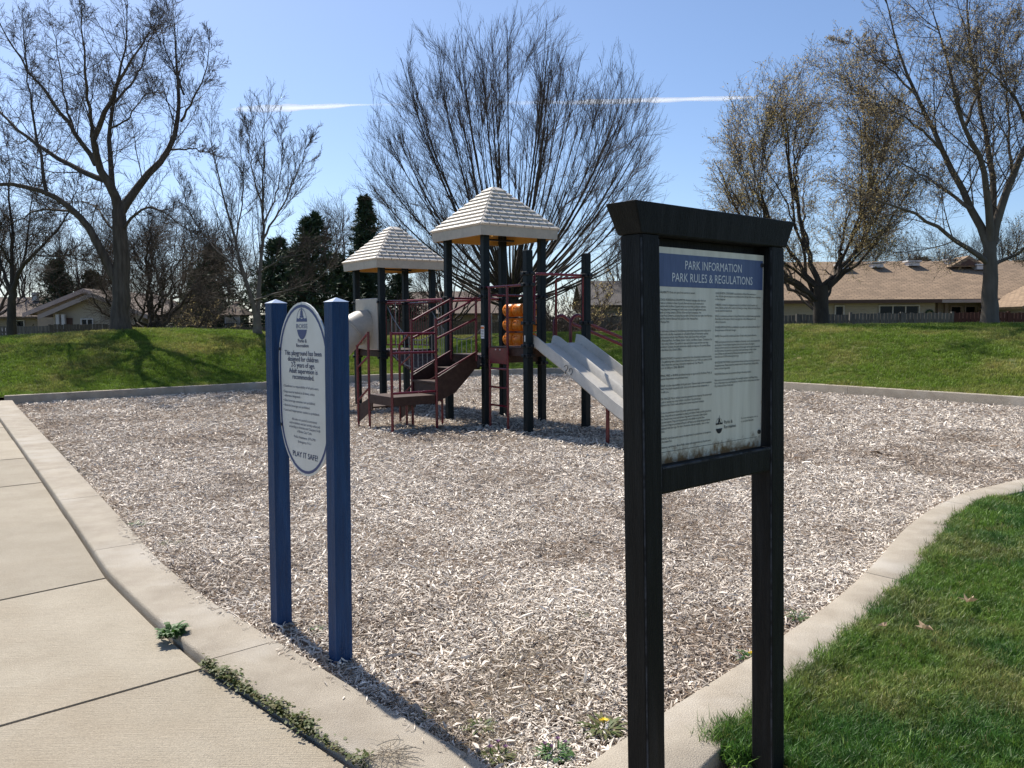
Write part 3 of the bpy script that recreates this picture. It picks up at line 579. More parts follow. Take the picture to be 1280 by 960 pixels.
def bez(a, ctrl, c, K):
    t = np.linspace(0, 1, K)[None, :, None]; return a[:, None] * (1 - t) ** 2 + 2 * ctrl[:, None] * t * (1 - t) + c[:, None] * t * t
def fan_tree(name, base, trunk_h, r_tr, cen, rx, rup, rdn, mats, label, seed, n0=50, n1=900, n2=8, n3=6, stem_r=.075, l2=1.1, l3=.42, upw=.45, twig=.006, low=-.45, group=None, leafn=0, leafmat=None, lsize=.05, angs=(26, 30), bow=.5, wob=.02, limbs=None):
    """a crown filled evenly out to an egg-shaped outline: stems to the outline, boughs to points inside it, twigs on those"""
    rng = np.random.default_rng(seed); b = np.array(base, float); cc = b + np.array(cen, float); top = b + (cen[0] * .15, 0, trunk_h)
    Pt = refine([b - (0, 0, .3), b + (0, 0, trunk_h * .5), top], 8, rng, .012)[None]; Rt = np.linspace(r_tr * 1.08, r_tr * .9, 8)[None]; Rt[:, 0] *= 1.25
    def pts(n, q):
        v = rng.normal(size=(n * 4, 3)); v /= np.linalg.norm(v, axis=1, keepdims=True); v = v[v[:, 2] > low][:n]; q = q[:len(v)]
        az = np.arctan2(v[:, 1], v[:, 0]); lim = 1 + .03 * np.sin(az * 3 + v[:, 2] * 5 + seed) + .025 * np.sin(az * 7 - v[:, 2] * 9)
        return cc + v * (q * lim)[:, None] * np.c_[np.full(len(v), rx), np.full(len(v), rx), np.where(v[:, 2] > 0, rup, rdn)]
    T0 = pts(n0, rng.uniform(.86, .97, n0)); A = np.repeat(top[None], len(T0), 0) - np.c_[np.zeros((len(T0), 2)), rng.uniform(0, trunk_h * .45, len(T0))]; d = T0 - A; h = np.linalg.norm(d, axis=1, keepdims=True)
    ctrl = A + d * .42 + np.array([0, 0, -1.0]) * h * .06 * bow + np.c_[d[:, :2] * .22 * bow, np.zeros(len(d))]
    P0 = bez(A, ctrl, T0, 14); P0[:, 2:-1] += rng.normal(size=P0[:, 2:-1].shape) * wob; R0 = stem_r * rng.uniform(.6, 1.25, len(P0))[:, None] * np.linspace(1, .12, 14)[None] ** .9
    nm = limbs or max(14, n0 // 4)                          # a few heavy limbs leave the trunk, the other stems fork off them
    Tb = P0[nm:, -1].copy(); P0, R0 = P0[:nm], R0[:nm] * (1.35 if nm < 60 else 1.0); f = P0[:, 1:8].reshape(-1, 3); tn = (P0[:, 2:9] - P0[:, :7]).reshape(-1, 3); tn /= np.linalg.norm(tn, axis=1, keepdims=True); fr = R0[:, 1:8].reshape(-1)
    v = Tb[:, None] - f[None]; D = np.linalg.norm(v, axis=2) + 1e-6; ca = (v * tn[None]).sum(2) / D; k = np.argmin(D * (1 + 5.0 * (1 - ca)) + rng.uniform(0, 1.2, D.shape), axis=1); Lh = D[np.arange(len(Tb)), k]
    Pb = bez(f[k], f[k] + tn[k] * (Lh * .4)[:, None], Tb, 14); Pb[:, 1:-1] += rng.normal(size=Pb[:, 1:-1].shape) * wob; Rb = np.minimum(fr[k] * .75, stem_r)[:, None] * np.linspace(1, .14, 14)[None]
    P0 = np.concatenate([P0, Pb]); R0 = np.concatenate([R0, Rb])
    T1 = pts(n1, rng.uniform(.25, 1, n1) ** .45); f = P0[:, 2:11].reshape(-1, 3); tn = (P0[:, 3:12] - P0[:, 1:10]).reshape(-1, 3); tn /= np.linalg.norm(tn, axis=1, keepdims=True); fr = R0[:, 2:11].reshape(-1)
    v = T1[:, None] - f[None]; D = np.linalg.norm(v, axis=2) + 1e-6; ca = (v * tn[None]).sum(2) / D; k = np.argmin(D * (1 + 4.0 * (1 - ca)) + np.where(D < .8, 3, 0), axis=1); a1 = f[k]; Lh = D[np.arange(len(T1)), k]
    P1 = bez(a1, a1 + tn[k] * (Lh * .45)[:, None], T1, 7); P1[:, 1:-1] += rng.normal(size=P1[:, 1:-1].shape) * wob; R1 = np.maximum(np.minimum(fr[k] * .6, .0065 * Lh + .004), twig * 1.5)[:, None] * np.linspace(1, .35, 7)[None]
    P1 = np.concatenate([P1, P0[:, 7:]]); R1 = np.concatenate([R1, R0[:, 7:]])
    P2, R2 = spawn(P1, R1, n2, .2, 1, angs[0], 9, lambda pl, t, p: l2 * (1.1 - .45 * t), 4, upw, .06, .6, rng, twig * 1.15, kl=.006)
    P3, R3 = spawn(P2, R2, n3, .12, 1, angs[1], 12, lambda pl, t, p: l3 + 0 * t, 2, upw * .5, .06, .7, rng, twig, kl=.006)
    lf = join([leaves(P3, leafn, lsize, rng), leaves(P2, leafn, lsize, rng, .08)]) if leafn else None
    return tree_object(name, base, [tubes(Pt, Rt, 10), tubes(P0, R0, 6)], [tubes(P1, np.maximum(R1, twig), 4), tubes(P2, R2, 3), tubes(P3, R3, 3)], mats, label, group, lf, leafmat)
def conifer(name, base, height, width, label, seed, mat='needle', dens=1.0, group=None, open_=0.0):
    rng = np.random.default_rng(seed); b = np.array(base, float); t = empty(name, base, label, 'tree', group)
    Pt = np.stack([b + (0, 0, z) for z in np.linspace(-.3, height * .97, 8)])[None]; Rt = np.linspace(width * .045, .015, 8)[None]
    nb = int(height * 26 * dens); z = height * (0.03 + .96 * (np.arange(nb) + rng.random(nb)) / nb); fr = z / height
    az = rng.uniform(0, 6.283, nb); L = width / 2 * 1.3 * (1 - fr) ** .82 * rng.uniform(.5, 1.15, nb) * (1 + .18 * np.sin(az * 3 + fr * 11 + seed)) + .12; el = np.radians(rng.normal(6, 9, nb) + 32 * fr)
    d = np.stack([np.cos(az) * np.cos(el), np.sin(az) * np.cos(el), np.sin(el)], 1); p0 = b + np.c_[np.zeros(nb), np.zeros(nb), z]
    P, R = grow(p0, d, L, .02 + .012 * L, 5, -.35, .05, rng)
    V, F = join([tubes(Pt, Rt, 8)]); fast_mesh('trunk', V - b, F, 'bark_dark', t, base, True)
    P1, R1 = spawn(P, R, 9, .12, 1, 48, 12, lambda pl, t_, p: pl * .36 * (1.15 - .6 * t_) + .12, 3, .1, .08, .5, rng)
    V, F = join([tubes(P, R, 4), tubes(P1, R1, 3)]); br = fast_mesh('branches', V - b, F, 'bark_dark', t, base)
    m = int(5 + 2 * dens); cnt = len(P1) * m; tt = rng.uniform(0, 1, cnt); ix = np.repeat(np.arange(len(P1)), m); c = P1[ix, 0] + (P1[ix, 2] - P1[ix, 0]) * tt[:, None]
    dr = P1[ix, 2] - P1[ix, 0]; dr /= np.linalg.norm(dr, axis=1, keepdims=True) + 1e-9; a = dr + rng.normal(size=(cnt, 3)) * .55; a /= np.linalg.norm(a, axis=1, keepdims=True)
    bb = np.cross(a, rng.normal(size=(cnt, 3))); bb /= np.linalg.norm(bb, axis=1, keepdims=True) + 1e-9; s = (rng.uniform(.08, .19, cnt) * (0.7 + .3 * min(width, 4) / 3))[:, None]
    V = np.stack([c - bb * s * .22, c + a * s * 1.3 - bb * s * .1, c + a * s * 1.9, c + bb * s * .28 + a * s * .5], 1).reshape(-1, 3); fast_mesh('needles', V - b, np.arange(cnt * 4).reshape(cnt, 4), mat, t, base)
    return t
def ground_at(px, depth):
    p = at(px, HOR, depth); return (float(p[0]), float(p[1]), float(lawn_z(p[0], p[1])))

# the big spreading tree on the left berm
LT = ground_at(150, 28)
traced_tree('bare_tree', LT, [(150, 400), (151, 370), (152, 330), (151, 300), (148, 262)], [
    ([(147, 350), (135, 325), (124, 307), (107, 276), (72, 245), (41, 233), (0, 226), (-45, 232)], .24, .05, -.6),
    ([(149, 268), (152, 254), (184, 223), (210, 194), (226, 151), (223, 118), (220, 75), (218, 28)], .23, .02, .5),
    ([(149, 266), (144, 243), (131, 216), (114, 200), (116, 164), (131, 141), (146, 108), (162, 75), (187, 39)], .24, .02, -.9),
    ([(146, 250), (136, 216), (138, 164), (141, 125), (150, 90), (157, 60), (159, 8)], .15, .018, .9),
    ([(120, 206), (92, 164), (72, 134), (43, 98), (20, 66), (0, 30)], .13, .02, -.4),
    ([(136, 226), (118, 222), (79, 203), (49, 180), (16, 161), (0, 138), (-30, 105)], .15, .03, 1.0),
    ([(115, 172), (112, 140), (106, 100), (104, 60), (102, 8)], .10, .016, -1.2),
    ([(58, 240), (52, 205), (46, 170), (36, 115), (30, 40)], .09, .016, .3),
    ([(141, 130), (160, 112), (176, 90), (183, 60), (196, 25)], .07, .014, 1.0),
    ([(226, 152), (238, 130), (250, 110), (258, 85), (262, 50)], .06, .012, -.7),
    ([(214, 187), (240, 186), (258, 190), (275, 196)], .05, .012, .5),
    ([(152, 290), (172, 262), (190, 256), (214, 272), (240, 292)], .08, .014, -1.0),
    ([(150, 300), (130, 270), (118, 255), (95, 250), (70, 262)], .06, .012, 1.2),
    ([(138, 160), (160, 150), (172, 128), (190, 112)], .05, .012, -1.2),
    ([(104, 272), (80, 262), (50, 262), (20, 275), (-10, 292)], .07, .014, 1.1),
    ([(92, 164), (80, 120), (74, 80), (66, 30)], .06, .012, 1.3),
    ([(230, 118), (220, 90), (205, 60), (200, 20)], .05, .012, .9),
], 28, ('bark_grey', 'twig_dark'), 'large bare tree with forked trunk and wide limbs on the left berm', 3, .30, counts=(17, 10, 7), angs=(46, 45, 45), lens=(.36, .44, .5), upw=.45, twig=.0045)
# right tree on its berm
RTB = ground_at(1237, 27)
traced_tree('budding_tree', RTB, [(1237, 395), (1238, 350), (1238, 325), (1237, 303)], [
    ([(1236, 330), (1222, 318), (1184, 291), (1150, 270), (1122, 258), (1087, 247), (1060, 232)], .13, .02, -.9),
    ([(1236, 310), (1226, 280), (1205, 245), (1175, 175), (1144, 118), (1118, 52), (1105, -10)], .20, .02, .6),
    ([(1237, 305), (1236, 270), (1231, 210), (1201, 153), (1184, 79), (1166, 15)], .19, .02, -.8),
    ([(1239, 300), (1240, 262), (1241, 197), (1223, 131), (1212, 44), (1208, -40)], .18, .02, .9),
    ([(1240, 305), (1250, 262), (1271, 206), (1290, 170), (1310, 90), (1315, 10)], .22, .03, -.3),
    ([(1240, 332), (1252, 326), (1282, 310), (1320, 290)], .10, .03, .6),
    ([(1214, 262), (1166, 227), (1130, 205), (1100, 192)], .09, .015, 1.1),
    ([(1180, 190), (1150, 160), (1120, 140), (1092, 128)], .07, .014, -1.2),
    ([(1205, 160), (1225, 110), (1245, 70), (1262, 20)], .08, .014, 1.2),
    ([(1290, 172), (1268, 118), (1240, 92), (1200, 72)], .08, .014, -1.4),
    ([(1265, 220), (1262, 160), (1258, 110), (1255, 40)], .07, .014, 1.3),
    ([(1150, 128), (1120, 92), (1090, 70), (1060, 52)], .06, .012, .8),
], 27, ('bark_mid', 'twig_dark'), 'tall tree with thick grey trunk and first buds at the right edge', 5, .26, counts=(18, 11, 8), angs=(48, 46, 46), lens=(.36, .46, .5), upw=.4, twig=.0045, leafn=1, leafmat='bud_brown', lsize=.030)
# round leafing tree in front of the brown-roofed house
bC = at(1027, 396, 33); bC[2] = 0.35
fan_tree('leafing_tree', tuple(bC), 2.7, .30, (-.45, 0, 6.6), 4.3, 5.5, 4.6, ('bark_dark', 'twig_red'), 'multi-stemmed tree with small olive and bronze leaves before the brown roof', 9, n0=48, n1=440, n2=7, n3=5, stem_r=.075, l2=1.05, l3=.42, upw=.3, twig=.0045, low=-.75, leafn=2, leafmat='bud_leaf', lsize=.036, angs=(38, 42), bow=1.0, wob=.05)
# fountain-shaped tree behind the play structure
bD = at(638, HOR, 38); bD[2] = 1.05
fan_tree('vase_tree', tuple(bD), 2.0, .40, (0.2, 0, 7.5), 7.1, 6.6, 6.7, ('bark_dark', 'twig_red'), 'huge bare fountain-shaped tree behind the play structure', 12, n0=150, limbs=100, n1=900, n2=5, n3=5, stem_r=.056, l2=.95, l3=.45, upw=.45, twig=.0042, low=-.62, angs=(20, 24), bow=1.0, wob=.012)
# twin-stemmed pale tree behind the blue sign
bE = ground_at(322, 29)
traced_tree('twin_stem_tree', bE, [(322, 408), (321, 398), (320, 388)], [
    ([(321, 400), (318, 385), (307, 349), (294, 306), (284, 262), (272, 215), (262, 168)], .13, .012, -.5),
    ([(321, 400), (322, 371), (327, 327), (329, 284), (329, 240), (330, 190), (331, 148)], .13, .012, .4),
    ([(309, 352), (285, 325), (258, 300), (236, 262), (222, 225)], .06, .010, .7),
    ([(328, 300), (345, 270), (362, 240), (376, 205), (385, 180)], .06, .010, -.8),
    ([(326, 340), (350, 322), (380, 318), (412, 300)], .04, .008, -1.2),
    ([(320, 375), (345, 366), (380, 360), (405, 345), (418, 320)], .05, .008, -1.2),
    ([(318, 384), (298, 372), (275, 374), (250, 366)], .045, .008, -1.3),
    ([(295, 310), (300, 270), (305, 225), (300, 175)], .05, .008, 1.0),
    ([(329, 262), (318, 230), (312, 195), (310, 160)], .05, .008, -1.0),
    ([(329, 280), (346, 245), (352, 205), (352, 165)], .05, .008, 1.0),
], 29, ('bark_pale', 'twig_grey'), 'slender pale tree with twin stems behind the blue sign', 21, .17, counts=(17, 10, 7), angs=(30, 30, 32), lens=(.36, .42, .45), upw=.6, twig=.0040, l3=.4)
# small crooked tree at the far left
bF = ground_at(13, 30)
traced_tree('crooked_tree', bF, [(13, 410), (15, 385), (16, 362)], [
    ([(16, 365), (22, 340), (40, 318), (62, 300), (85, 270), (98, 235)], .13, .012, -.5),
    ([(16, 368), (14, 335), (18, 300), (10, 260), (14, 215), (8, 180)], .13, .012, .6),
    ([(15, 366), (2, 335), (-12, 300), (-20, 255)], .11, .012, .3),
    ([(20, 348), (34, 310), (36, 270), (45, 232), (48, 195)], .07, .010, 1.0),
    ([(40, 318), (62, 322), (84, 318), (104, 326)], .05, .008, -1.0),
    ([(14, 330), (-6, 300), (-14, 270), (-30, 235)], .06, .008, -1.0),
], 30, ('bark_dark', 'twig_dark'), 'small crooked bare tree at the far left edge', 23, .17, counts=(15, 10, 7), angs=(45, 45, 45), lens=(.36, .44, .5), upw=.4, twig=.006)
# dense twiggy tree just right of the big left tree
bG = at(184, 412, 34); bG[2] = 0.55
fan_tree('dense_twiggy_tree', tuple(bG), 1.0, .22, (.9, 0, 3.3), 3.2, 2.9, 2.9, ('bark_dark', 'twig_dark'), 'low dense dark twiggy tree right of the big left trunk', 31, n0=32, n1=200, n2=7, n3=6, stem_r=.07, l2=.95, l3=.42, upw=.1, twig=.0048, low=-.8, angs=(42, 45), bow=1.4, wob=.07)
# background bare trees
for px, dep, ht, wd, seed, mats, lab in (
    (428, 56, 10.8, 7.0, 41, ('bark_grey', 'twig_grey'), 'grey bare tree in the gap between the two tall dark conifers'),
    (224, 60, 10.5, 8.0, 42, ('bark_grey', 'twig_grey'), 'far bare tree showing faintly between the dense tree and twin stems'),
    (1262, 62, 9.6, 8.0, 43, ('bark_grey', 'twig_grey'), 'pale far bare tree behind the roof at the right edge'),
    (1175, 64, 8.9, 8.5, 44, ('bark_grey', 'twig_grey'), 'pale far bare tree above the roof ridge vents'),
    (1105, 60, 8.0, 7.5, 45, ('bark_dark', 'twig_dark'), 'dark far bare tree above the middle of the tan roof'),
    (112, 58, 9.8, 8.0, 46, ('bark_dark', 'twig_dark'), 'far dark bare tree behind the left house gable'),
    (35, 62, 10.8, 9.0, 47, ('bark_dark', 'twig_grey'), 'far bare tree over the brown roof at the left edge'),
    (560, 58, 8.6, 8.0, 48, ('bark_dark', 'twig_dark'), 'far bare tree behind the right roofed tower posts'),
    (790, 60, 8.0, 8.0, 49, ('bark_dark', 'twig_dark'), 'far bare tree hidden behind the left post of the black sign'),
    (168, 64, 9.6, 8.0, 71, ('bark_grey', 'twig_grey'), 'far bare tree directly behind the big left trunk'),
    (290, 66, 9.4, 7.5, 72, ('bark_grey', 'twig_grey'), 'pale far bare tree above the garden shed'),
    (-18, 50, 9.8, 8.0, 73, ('bark_dark', 'twig_dark'), 'bare tree leaning in from beyond the left edge'),
):
    b = at(px, HOR, dep); b[2] = 0.05
    fan_tree('far_bare_tree', tuple(b), ht * .2, .2, (0, 0, ht * .58), wd * .45, ht * .38, ht * .42, mats, lab, seed, n0=28, n1=112, n2=6, n3=4, stem_r=.07, l2=1.25, l3=.6, upw=.35, twig=.0058, low=-.6, angs=(34, 38), bow=.8, wob=.05, group='bare trees in the gardens behind')
# thickets under the fountain-shaped tree
for px, dep, ht, wd, seed, lab in ((712, 44, 4.6, 4.6, 51, 'brown twiggy thicket behind the slide rails'), (752, 46, 4.3, 4.2, 52, 'brown twiggy thicket left of the black sign post'), (660, 47, 4.2, 4.6, 53, 'brown twiggy thicket behind the orange game barrels'), (492, 48, 3.6, 4.0, 54, 'brown twiggy thicket below the smaller roof'),
                                   (248, 44, 3.2, 3.6, 55, 'straw-coloured twiggy shrub left of the garden shed')):
    b = at(px, HOR, dep); b[2] = 0.05
    auto_tree('thicket', tuple(b), ht, wd, .07, ('bark_dark', 'twig_red'), lab, seed, stems=22, stem_r=.028, fork=.04, ang0=40, up0=.1, counts=(8, 5, 4), angs=(40, 42, 44), twig=.010, group='twiggy shrubs along the back fence', leafn=1 if px in (752, 248) else 0, leafmat='bud_leaf', lsize=.05)
for px, dep, ht, wd, seed, lab, mt in (
    (393, 45, 7.4, 5.0, 61, 'broad dark conifer right of the twin-stemmed tree', 'needle'),
    (459, 52, 9.4, 3.6, 62, 'narrow pointed conifer rising behind the smaller roof', 'needle'),
    (350, 47, 6.3, 5.0, 63, 'dark conifer directly behind the twin-stemmed tree', 'needle'),
    (268, 50, 6.2, 4.4, 64, 'dark conifer beside the small shed', 'needle'),
    (74, 58, 6.0, 4.2, 65, 'dark conifer above the left house roof', 'needle'),
    (425, 47, 5.2, 4.4, 66, 'low bushy conifer left of the tube slide', 'needle'),
    (455, 50, 4.6, 3.4, 67, 'low bushy conifer behind the tube slide', 'needle'),
    (1150, 63, 6.2, 6.0, 68, 'olive evergreen behind the ridge of the tan roof', 'needle_olive'),
    (500, 56, 4.8, 4.0, 69, 'dark evergreen behind the smaller tower', 'needle'),
    (250, 47, 4.6, 3.4, 70, 'squat dark conifer behind the dense twiggy tree', 'needle'),
    (372, 50, 5.6, 4.6, 74, 'dark conifer filling the gap right of the blue sign', 'needle'),
    (118, 60, 5.4, 4.6, 75, 'dark evergreen behind the left gable ridge', 'needle_olive')):
    b = at(px, HOR, dep); b[2] = 0.05
    conifer('conifer', tuple(b), ht, wd, lab, seed, mt, 1.0, 'conifers behind the fence')
# ================================================================== FENCES AND HOUSES
def fence(p0, p1, h, mat, label, seed, zb=0.0, section=2.4, gap=0.012):
    r = random.Random(seed); p0 = np.array(p0, float); p1 = np.array(p1, float); d = p1 - p0; L = np.linalg.norm(d); d = d / L; nrm = np.array([d[1], -d[0]])
    if nrm[1] > 0: nrm = -nrm
    root = empty('wooden_fence', (p0[0], p0[1], zb), label, 'fence', 'board fences behind the berm'); n = max(1, round(L / section)); s = L / n
    for k in range(n + 1):
        c = p0 + d * s * k; mb = MB(); mb.box((c[0], c[1], zb + (h + .04) / 2), .10, .10, h + .04, d); mb.build('post', mat, root)
    for k in range(n):
        a = p0 + d * (s * k + .06); ln = s - .12; dz = r.uniform(-.03, .03)
        for zz in (.3, h - .28):
            c = a + d * ln / 2 + nrm * -.02; mb = MB(); mb.box((c[0], c[1], zb + zz + dz), ln, .04, .09, d); mb.build('rail', mat, root)
        mb = MB(); x = 0
        while x < ln - .05:
            wd = .135; c = a + d * (x + wd / 2) + nrm * (.014 + r.uniform(0, .006)); hh = h - .03 + dz + r.uniform(-.025, .02); mb.box((c[0], c[1], zb + .04 + hh / 2), wd, .018, hh, d); x += wd + gap + r.uniform(0, .006)
        tag(mb.build('pickets', mat, root), kind='stuff')
    return root
def fp(px, d): p = at(px, HOR, d); return (p[0], p[1])
fence(fp(-70, 41), fp(62, 42), 1.62, 'fence_grey', 'pale weathered board fence at the far left behind the crooked tree', 1)
fence(fp(62, 42), fp(196, 43), 1.70, 'fence_dark', 'dark board fence below the left house behind the big tree', 2)
fence(fp(196, 43), fp(257, 43), 1.62, 'fence_grey', 'short pale board fence right of the dense twiggy tree', 3)
fence(fp(257, 43), fp(345, 43.5), 1.55, 'fence_dark', 'dark board fence in front of the small shed', 4)
fence(fp(345, 44), fp(640, 45), 1.75, 'fence_dark', 'dark board fence behind the smaller tower and bridge', 5)
fence(fp(640, 45), fp(800, 44), 1.95, 'fence_grey', 'weathered grey board fence behind the slide', 6)
fence(fp(930, 35), fp(1063, 35), 1.92, 'fence_grey', 'weathered grey picket fence below the leafing tree', 7)
fence(fp(1063, 35.02), fp(1190, 35), 1.98, 'fence_grey', 'weathered grey picket fence between the leafing tree and red fence', 8)
fence(fp(1192, 35), fp(1330, 34.5), 1.98, 'fence_red', 'dark red board fence behind the right trunk', 9)

def wall_mesh(root, x0, x1, y0, y1, z0, z1, mat, name='wall'):
    mb = MB(); mb.box(((x0 + x1) / 2, (y0 + y1) / 2, (z0 + z1) / 2), x1 - x0, y1 - y0, z1 - z0); return mb.build(name, mat, root)
def window(root, x0, x1, y, z0, z1, panes=1, trim='trim_pink'):
    f = MB(); t = .07
    for a, b, c, d in ((x0 - t, x1 + t, z1, z1 + t), (x0 - t, x1 + t, z0 - t, z0), (x0 - t, x0, z0, z1), (x1, x1 + t, z0, z1)): f.box(((a + b) / 2, y - .03, (c + d) / 2), b - a, .10, d - c)
    w_ = f.build('window', trim, root); s = (x1 - x0) / panes
    for k in range(panes):
        m = MB(); m.box((x0 + s * (k + .5), y - .012, (z0 + z1) / 2), s - .05, .02, z1 - z0); m.build('pane', 'window_glass', w_)
        if k:
            m = MB(); m.box((x0 + s * k, y - .03, (z0 + z1) / 2), .06, .07, z1 - z0); m.build('mullion', trim, w_)
    return w_
def roof_slab(root, quad, th, mat, name='roof'):
    mb = MB(); q = [np.array(p, float) for p in quad]; n = np.cross(q[1] - q[0], q[3] - q[0]); n /= np.linalg.norm(n); n = n if n[2] > 0 else -n
    mb.hexa([p - n * th for p in q], q); return mb.build(name, mat, root, uv=True)
# --- the long tan-roofed house on the right
X = lambda px, d: float(at(px, HOR, d)[0])
yw = 44.0; xa, xb = X(900, yw), X(1420, yw)
H = empty('ranch_house', ((xa + xb) / 2, yw, 0), 'long beige house with a big tan shingle roof behind the right fence', 'house')
wall_mesh(H, xa, X(1168, yw), yw, yw + 9, 0, 2.72, 'siding_beige'); wall_mesh(H, X(1168, yw) + .005, xb, yw + 1.2, yw + 9, 0, 2.70, 'siding_tan')
rz = 5.12; ry = yw + 4.8
rf = roof_slab(H, [(xa - .6, yw - .65, 2.74), (xb + .6, yw - .65, 2.80), (xb + .6, ry, rz), (xa - .6, ry, rz)], .14, 'roof_tan')
roof_slab(H, [(xa - .6, ry + 5.2, 2.7), (xb + .6, ry + 5.2, 2.7), (xb + .6, ry + .003, rz - .003), (xa - .6, ry + .003, rz - .003)], .14, 'roof_tan')
for a, b in ((xa - .6, X(1168, yw)), (X(1168, yw) + .01, xb + .6)):
    mb = MB(); mb.box(((a + b) / 2, yw - .69, 2.655), b - a, .07, .16); mb.build('gutter', 'trim_pink' if a > xa else 'brown_trim', H)
for a, b, n_ in ((1099, 1147, 3), (1044, 1053, 1)): window(H, X(a, yw), X(b, yw), yw, 1.0, 2.42, n_, 'trim_white')
y2 = yw + 1.2
for a, b in ((1188, 1200), (1206, 1218), (1223, 1233)): window(H, X(a, y2), X(b, y2), y2, .6, 2.38, 1, 'trim_pink')
window(H, X(1248, y2), X(1262, y2), y2, .9, 2.42, 1, 'trim_pink')
for px in (1172, 1181): mb = MB(); mb.box((X(px, y2), y2 - .06, 1.3), .16, .12, 2.6); mb.build('pilaster', 'trim_pink', H)
mb = MB()                                          # wreath on the wall
cx, cz = X(1161, yw), 2.0
mb.tube([(cx + .19 * math.cos(a), yw - .07, cz + .19 * math.sin(a)) for a in np.linspace(0, 2 * math.pi, 19)], .055, 6); mb.build('wreath', 'needle', H)
def roof_pt(px, py):
    d = ray(px, py); # meet the front roof plane
    n = np.array([0, -(rz - 2.77), ry - yw + .65]); p0 = np.array([0, yw - .65, 2.77]); t = ((p0 - CAM) @ n) / (d @ n); return CAM + d * t
for px, py in ((1053, 336.5), (1095, 334.5), (1140, 332.5), (1189, 330.5), (1225, 337)):
    p = roof_pt(px, py); mb = MB(); mb.box((p[0], p[1], p[2] + .10), .62, .55, .20); mb.box((p[0], p[1], p[2] + .26), .78, .7, .08); mb.build('roof_vent', 'vent_metal', rf)
p = roof_pt(1205, 334); mb = MB(); mb.prism([(p[0] - 1.05, p[1] - .5, p[2]), (p[0] + 1.05, p[1] - .5, p[2]), (p[0], p[1] - .5, p[2] + .62)], (0, 1.6, 0)); mb.build('dormer', 'roof_tan', rf, uv=True)
mb = MB(); mb.prism([(p[0] - .62, p[1] - .53, p[2] + .06), (p[0] + .62, p[1] - .53, p[2] + .06), (p[0], p[1] - .53, p[2] + .42)], (0, .02, 0)); mb.build('dormer_louvre', 'brown_trim', rf)
# gabled wing at the right edge
y3 = 40.5; x3 = X(1284, y3); W = empty('gabled_house', (x3 + 4, y3, 0), 'lilac grey gable wing with pale rake boards at the right edge', 'house')
mb = MB(); mb.prism([(x3, y3, 0), (x3 + 8, y3, 0), (x3 + 8, y3, 2.5), (x3 + 4, y3, 4.4), (x3, y3, 2.5)], (0, 3.2, 0)); mb.build('wall', 'siding_lilac', W)
roof_slab(W, [(x3 - .6, y3 - .5, 2.3), (x3 - .6, y3 + 3.2, 2.3), (x3 + 4, y3 + 3.2, 4.56), (x3 + 4, y3 - .5, 4.56)], .14, 'roof_tan')
roof_slab(W, [(x3 + 8.6, y3 - .5, 2.3), (x3 + 8.6, y3 + 3.2, 2.3), (x3 + 4.004, y3 + 3.2, 4.56), (x3 + 4.004, y3 - .5, 4.56)], .14, 'roof_tan')
window(W, x3 + 2, x3 + 4.5, y3, .9, 2.2, 2)
# --- gabled house on the left
yl = 47.0
def gable(root, pxl, pxr, eavepy, apexpy, y, dy, wallmat, roofmat, over=.55, apexpx=None):
    x0, x1 = X(pxl, y), X(pxr, y); xm = X(apexpx, y) if apexpx else (x0 + x1) / 2; ze = float(at(pxl, eavepy, y)[2]); za = float(at(xm * FPX / y + 640, apexpy, y)[2])
    mb = MB(); mb.prism([(x0, y, 0), (x1, y, 0), (x1, y, ze), (xm, y, za - .16), (x0, y, ze)], (0, dy, 0)); mb.build('wall', wallmat, root)
    sl = (za - ze) / (xm - x0)
    for s, xe in ((-1, x0), (1, x1)):
        sl = (za - ze) / abs(xm - xe); xo = xe + s * over; zo = ze - sl * over + .06
        roof_slab(root, [(xo, y - over, zo), (xo, y + dy, zo), (xm + s * .002, y + dy, za), (xm + s * .002, y - over, za)], .13, roofmat)
        mb = MB(); mb.hexa([(xo, y - over - .04, zo - .26), (xm, y - over - .04, za - .26), (xm, y - over - .003, za - .26), (xo, y - over - .003, zo - .26)], [(xo, y - over - .04, zo - .0), (xm, y - over - .04, za - .0), (xm, y - over - .003, za - .0), (xo, y - over - .003, zo - .0)]); mb.build('rake_board', 'trim_pink', root)
G = empty('gabled_house', (X(110, yl), yl, 0), 'grey-beige house with two stepped gables behind the big left tree', 'house')
gable(G, 47, 190, 388, 361, yl + 2.5, 9, 'siding_tan', 'roof_brown', apexpx=112)
gable(G, 67, 178, 390, 366, yl, 2.45, 'siding_beige', 'roof_brown', apexpx=122)
for px in (77, 84): mb = MB(); mb.box((X(px, yl), yl - .35, 1.15), .18, .18, 2.3); mb.build('porch_column', 'trim_white', G)
mb = MB(); mb.box((X(80.5, yl), yl - .04, 1.05), .95, .06, 2.1); mb.build('door', 'brown_trim', G)
window(G, X(103, yl), X(116, yl), yl, .9, 2.0, 2, 'trim_white')
A = empty('brown_house', (X(20, 56), 56, 0), 'low brown-roofed house at the far left edge', 'house')
x0, x1 = X(-120, 56), X(88, 56); wall_mesh(A, x0, x1, 56, 63, 0, 2.45, 'siding_tan')
roof_slab(A, [(x0 - .5, 55.4, 2.3), (x1 + .5, 55.4, 2.3), (x1 + .5, 60, 3.75), (x0 - .5, 60, 3.75)], .15, 'roof_brown'); roof_slab(A, [(x0 - .5, 64.5, 2.3), (x1 + .5, 64.5, 2.3), (x1 + .5, 60.004, 3.748), (x0 - .5, 60.004, 3.748)], .15, 'roof_brown')
window(A, X(12, 56), X(30, 56), 56, .9, 2.0, 2, 'trim_white')
mb = MB(); mb.box((X(46, 59), 59, 3.75), .35, .35, .6); mb.build('roof_vent', 'vent_metal', A)
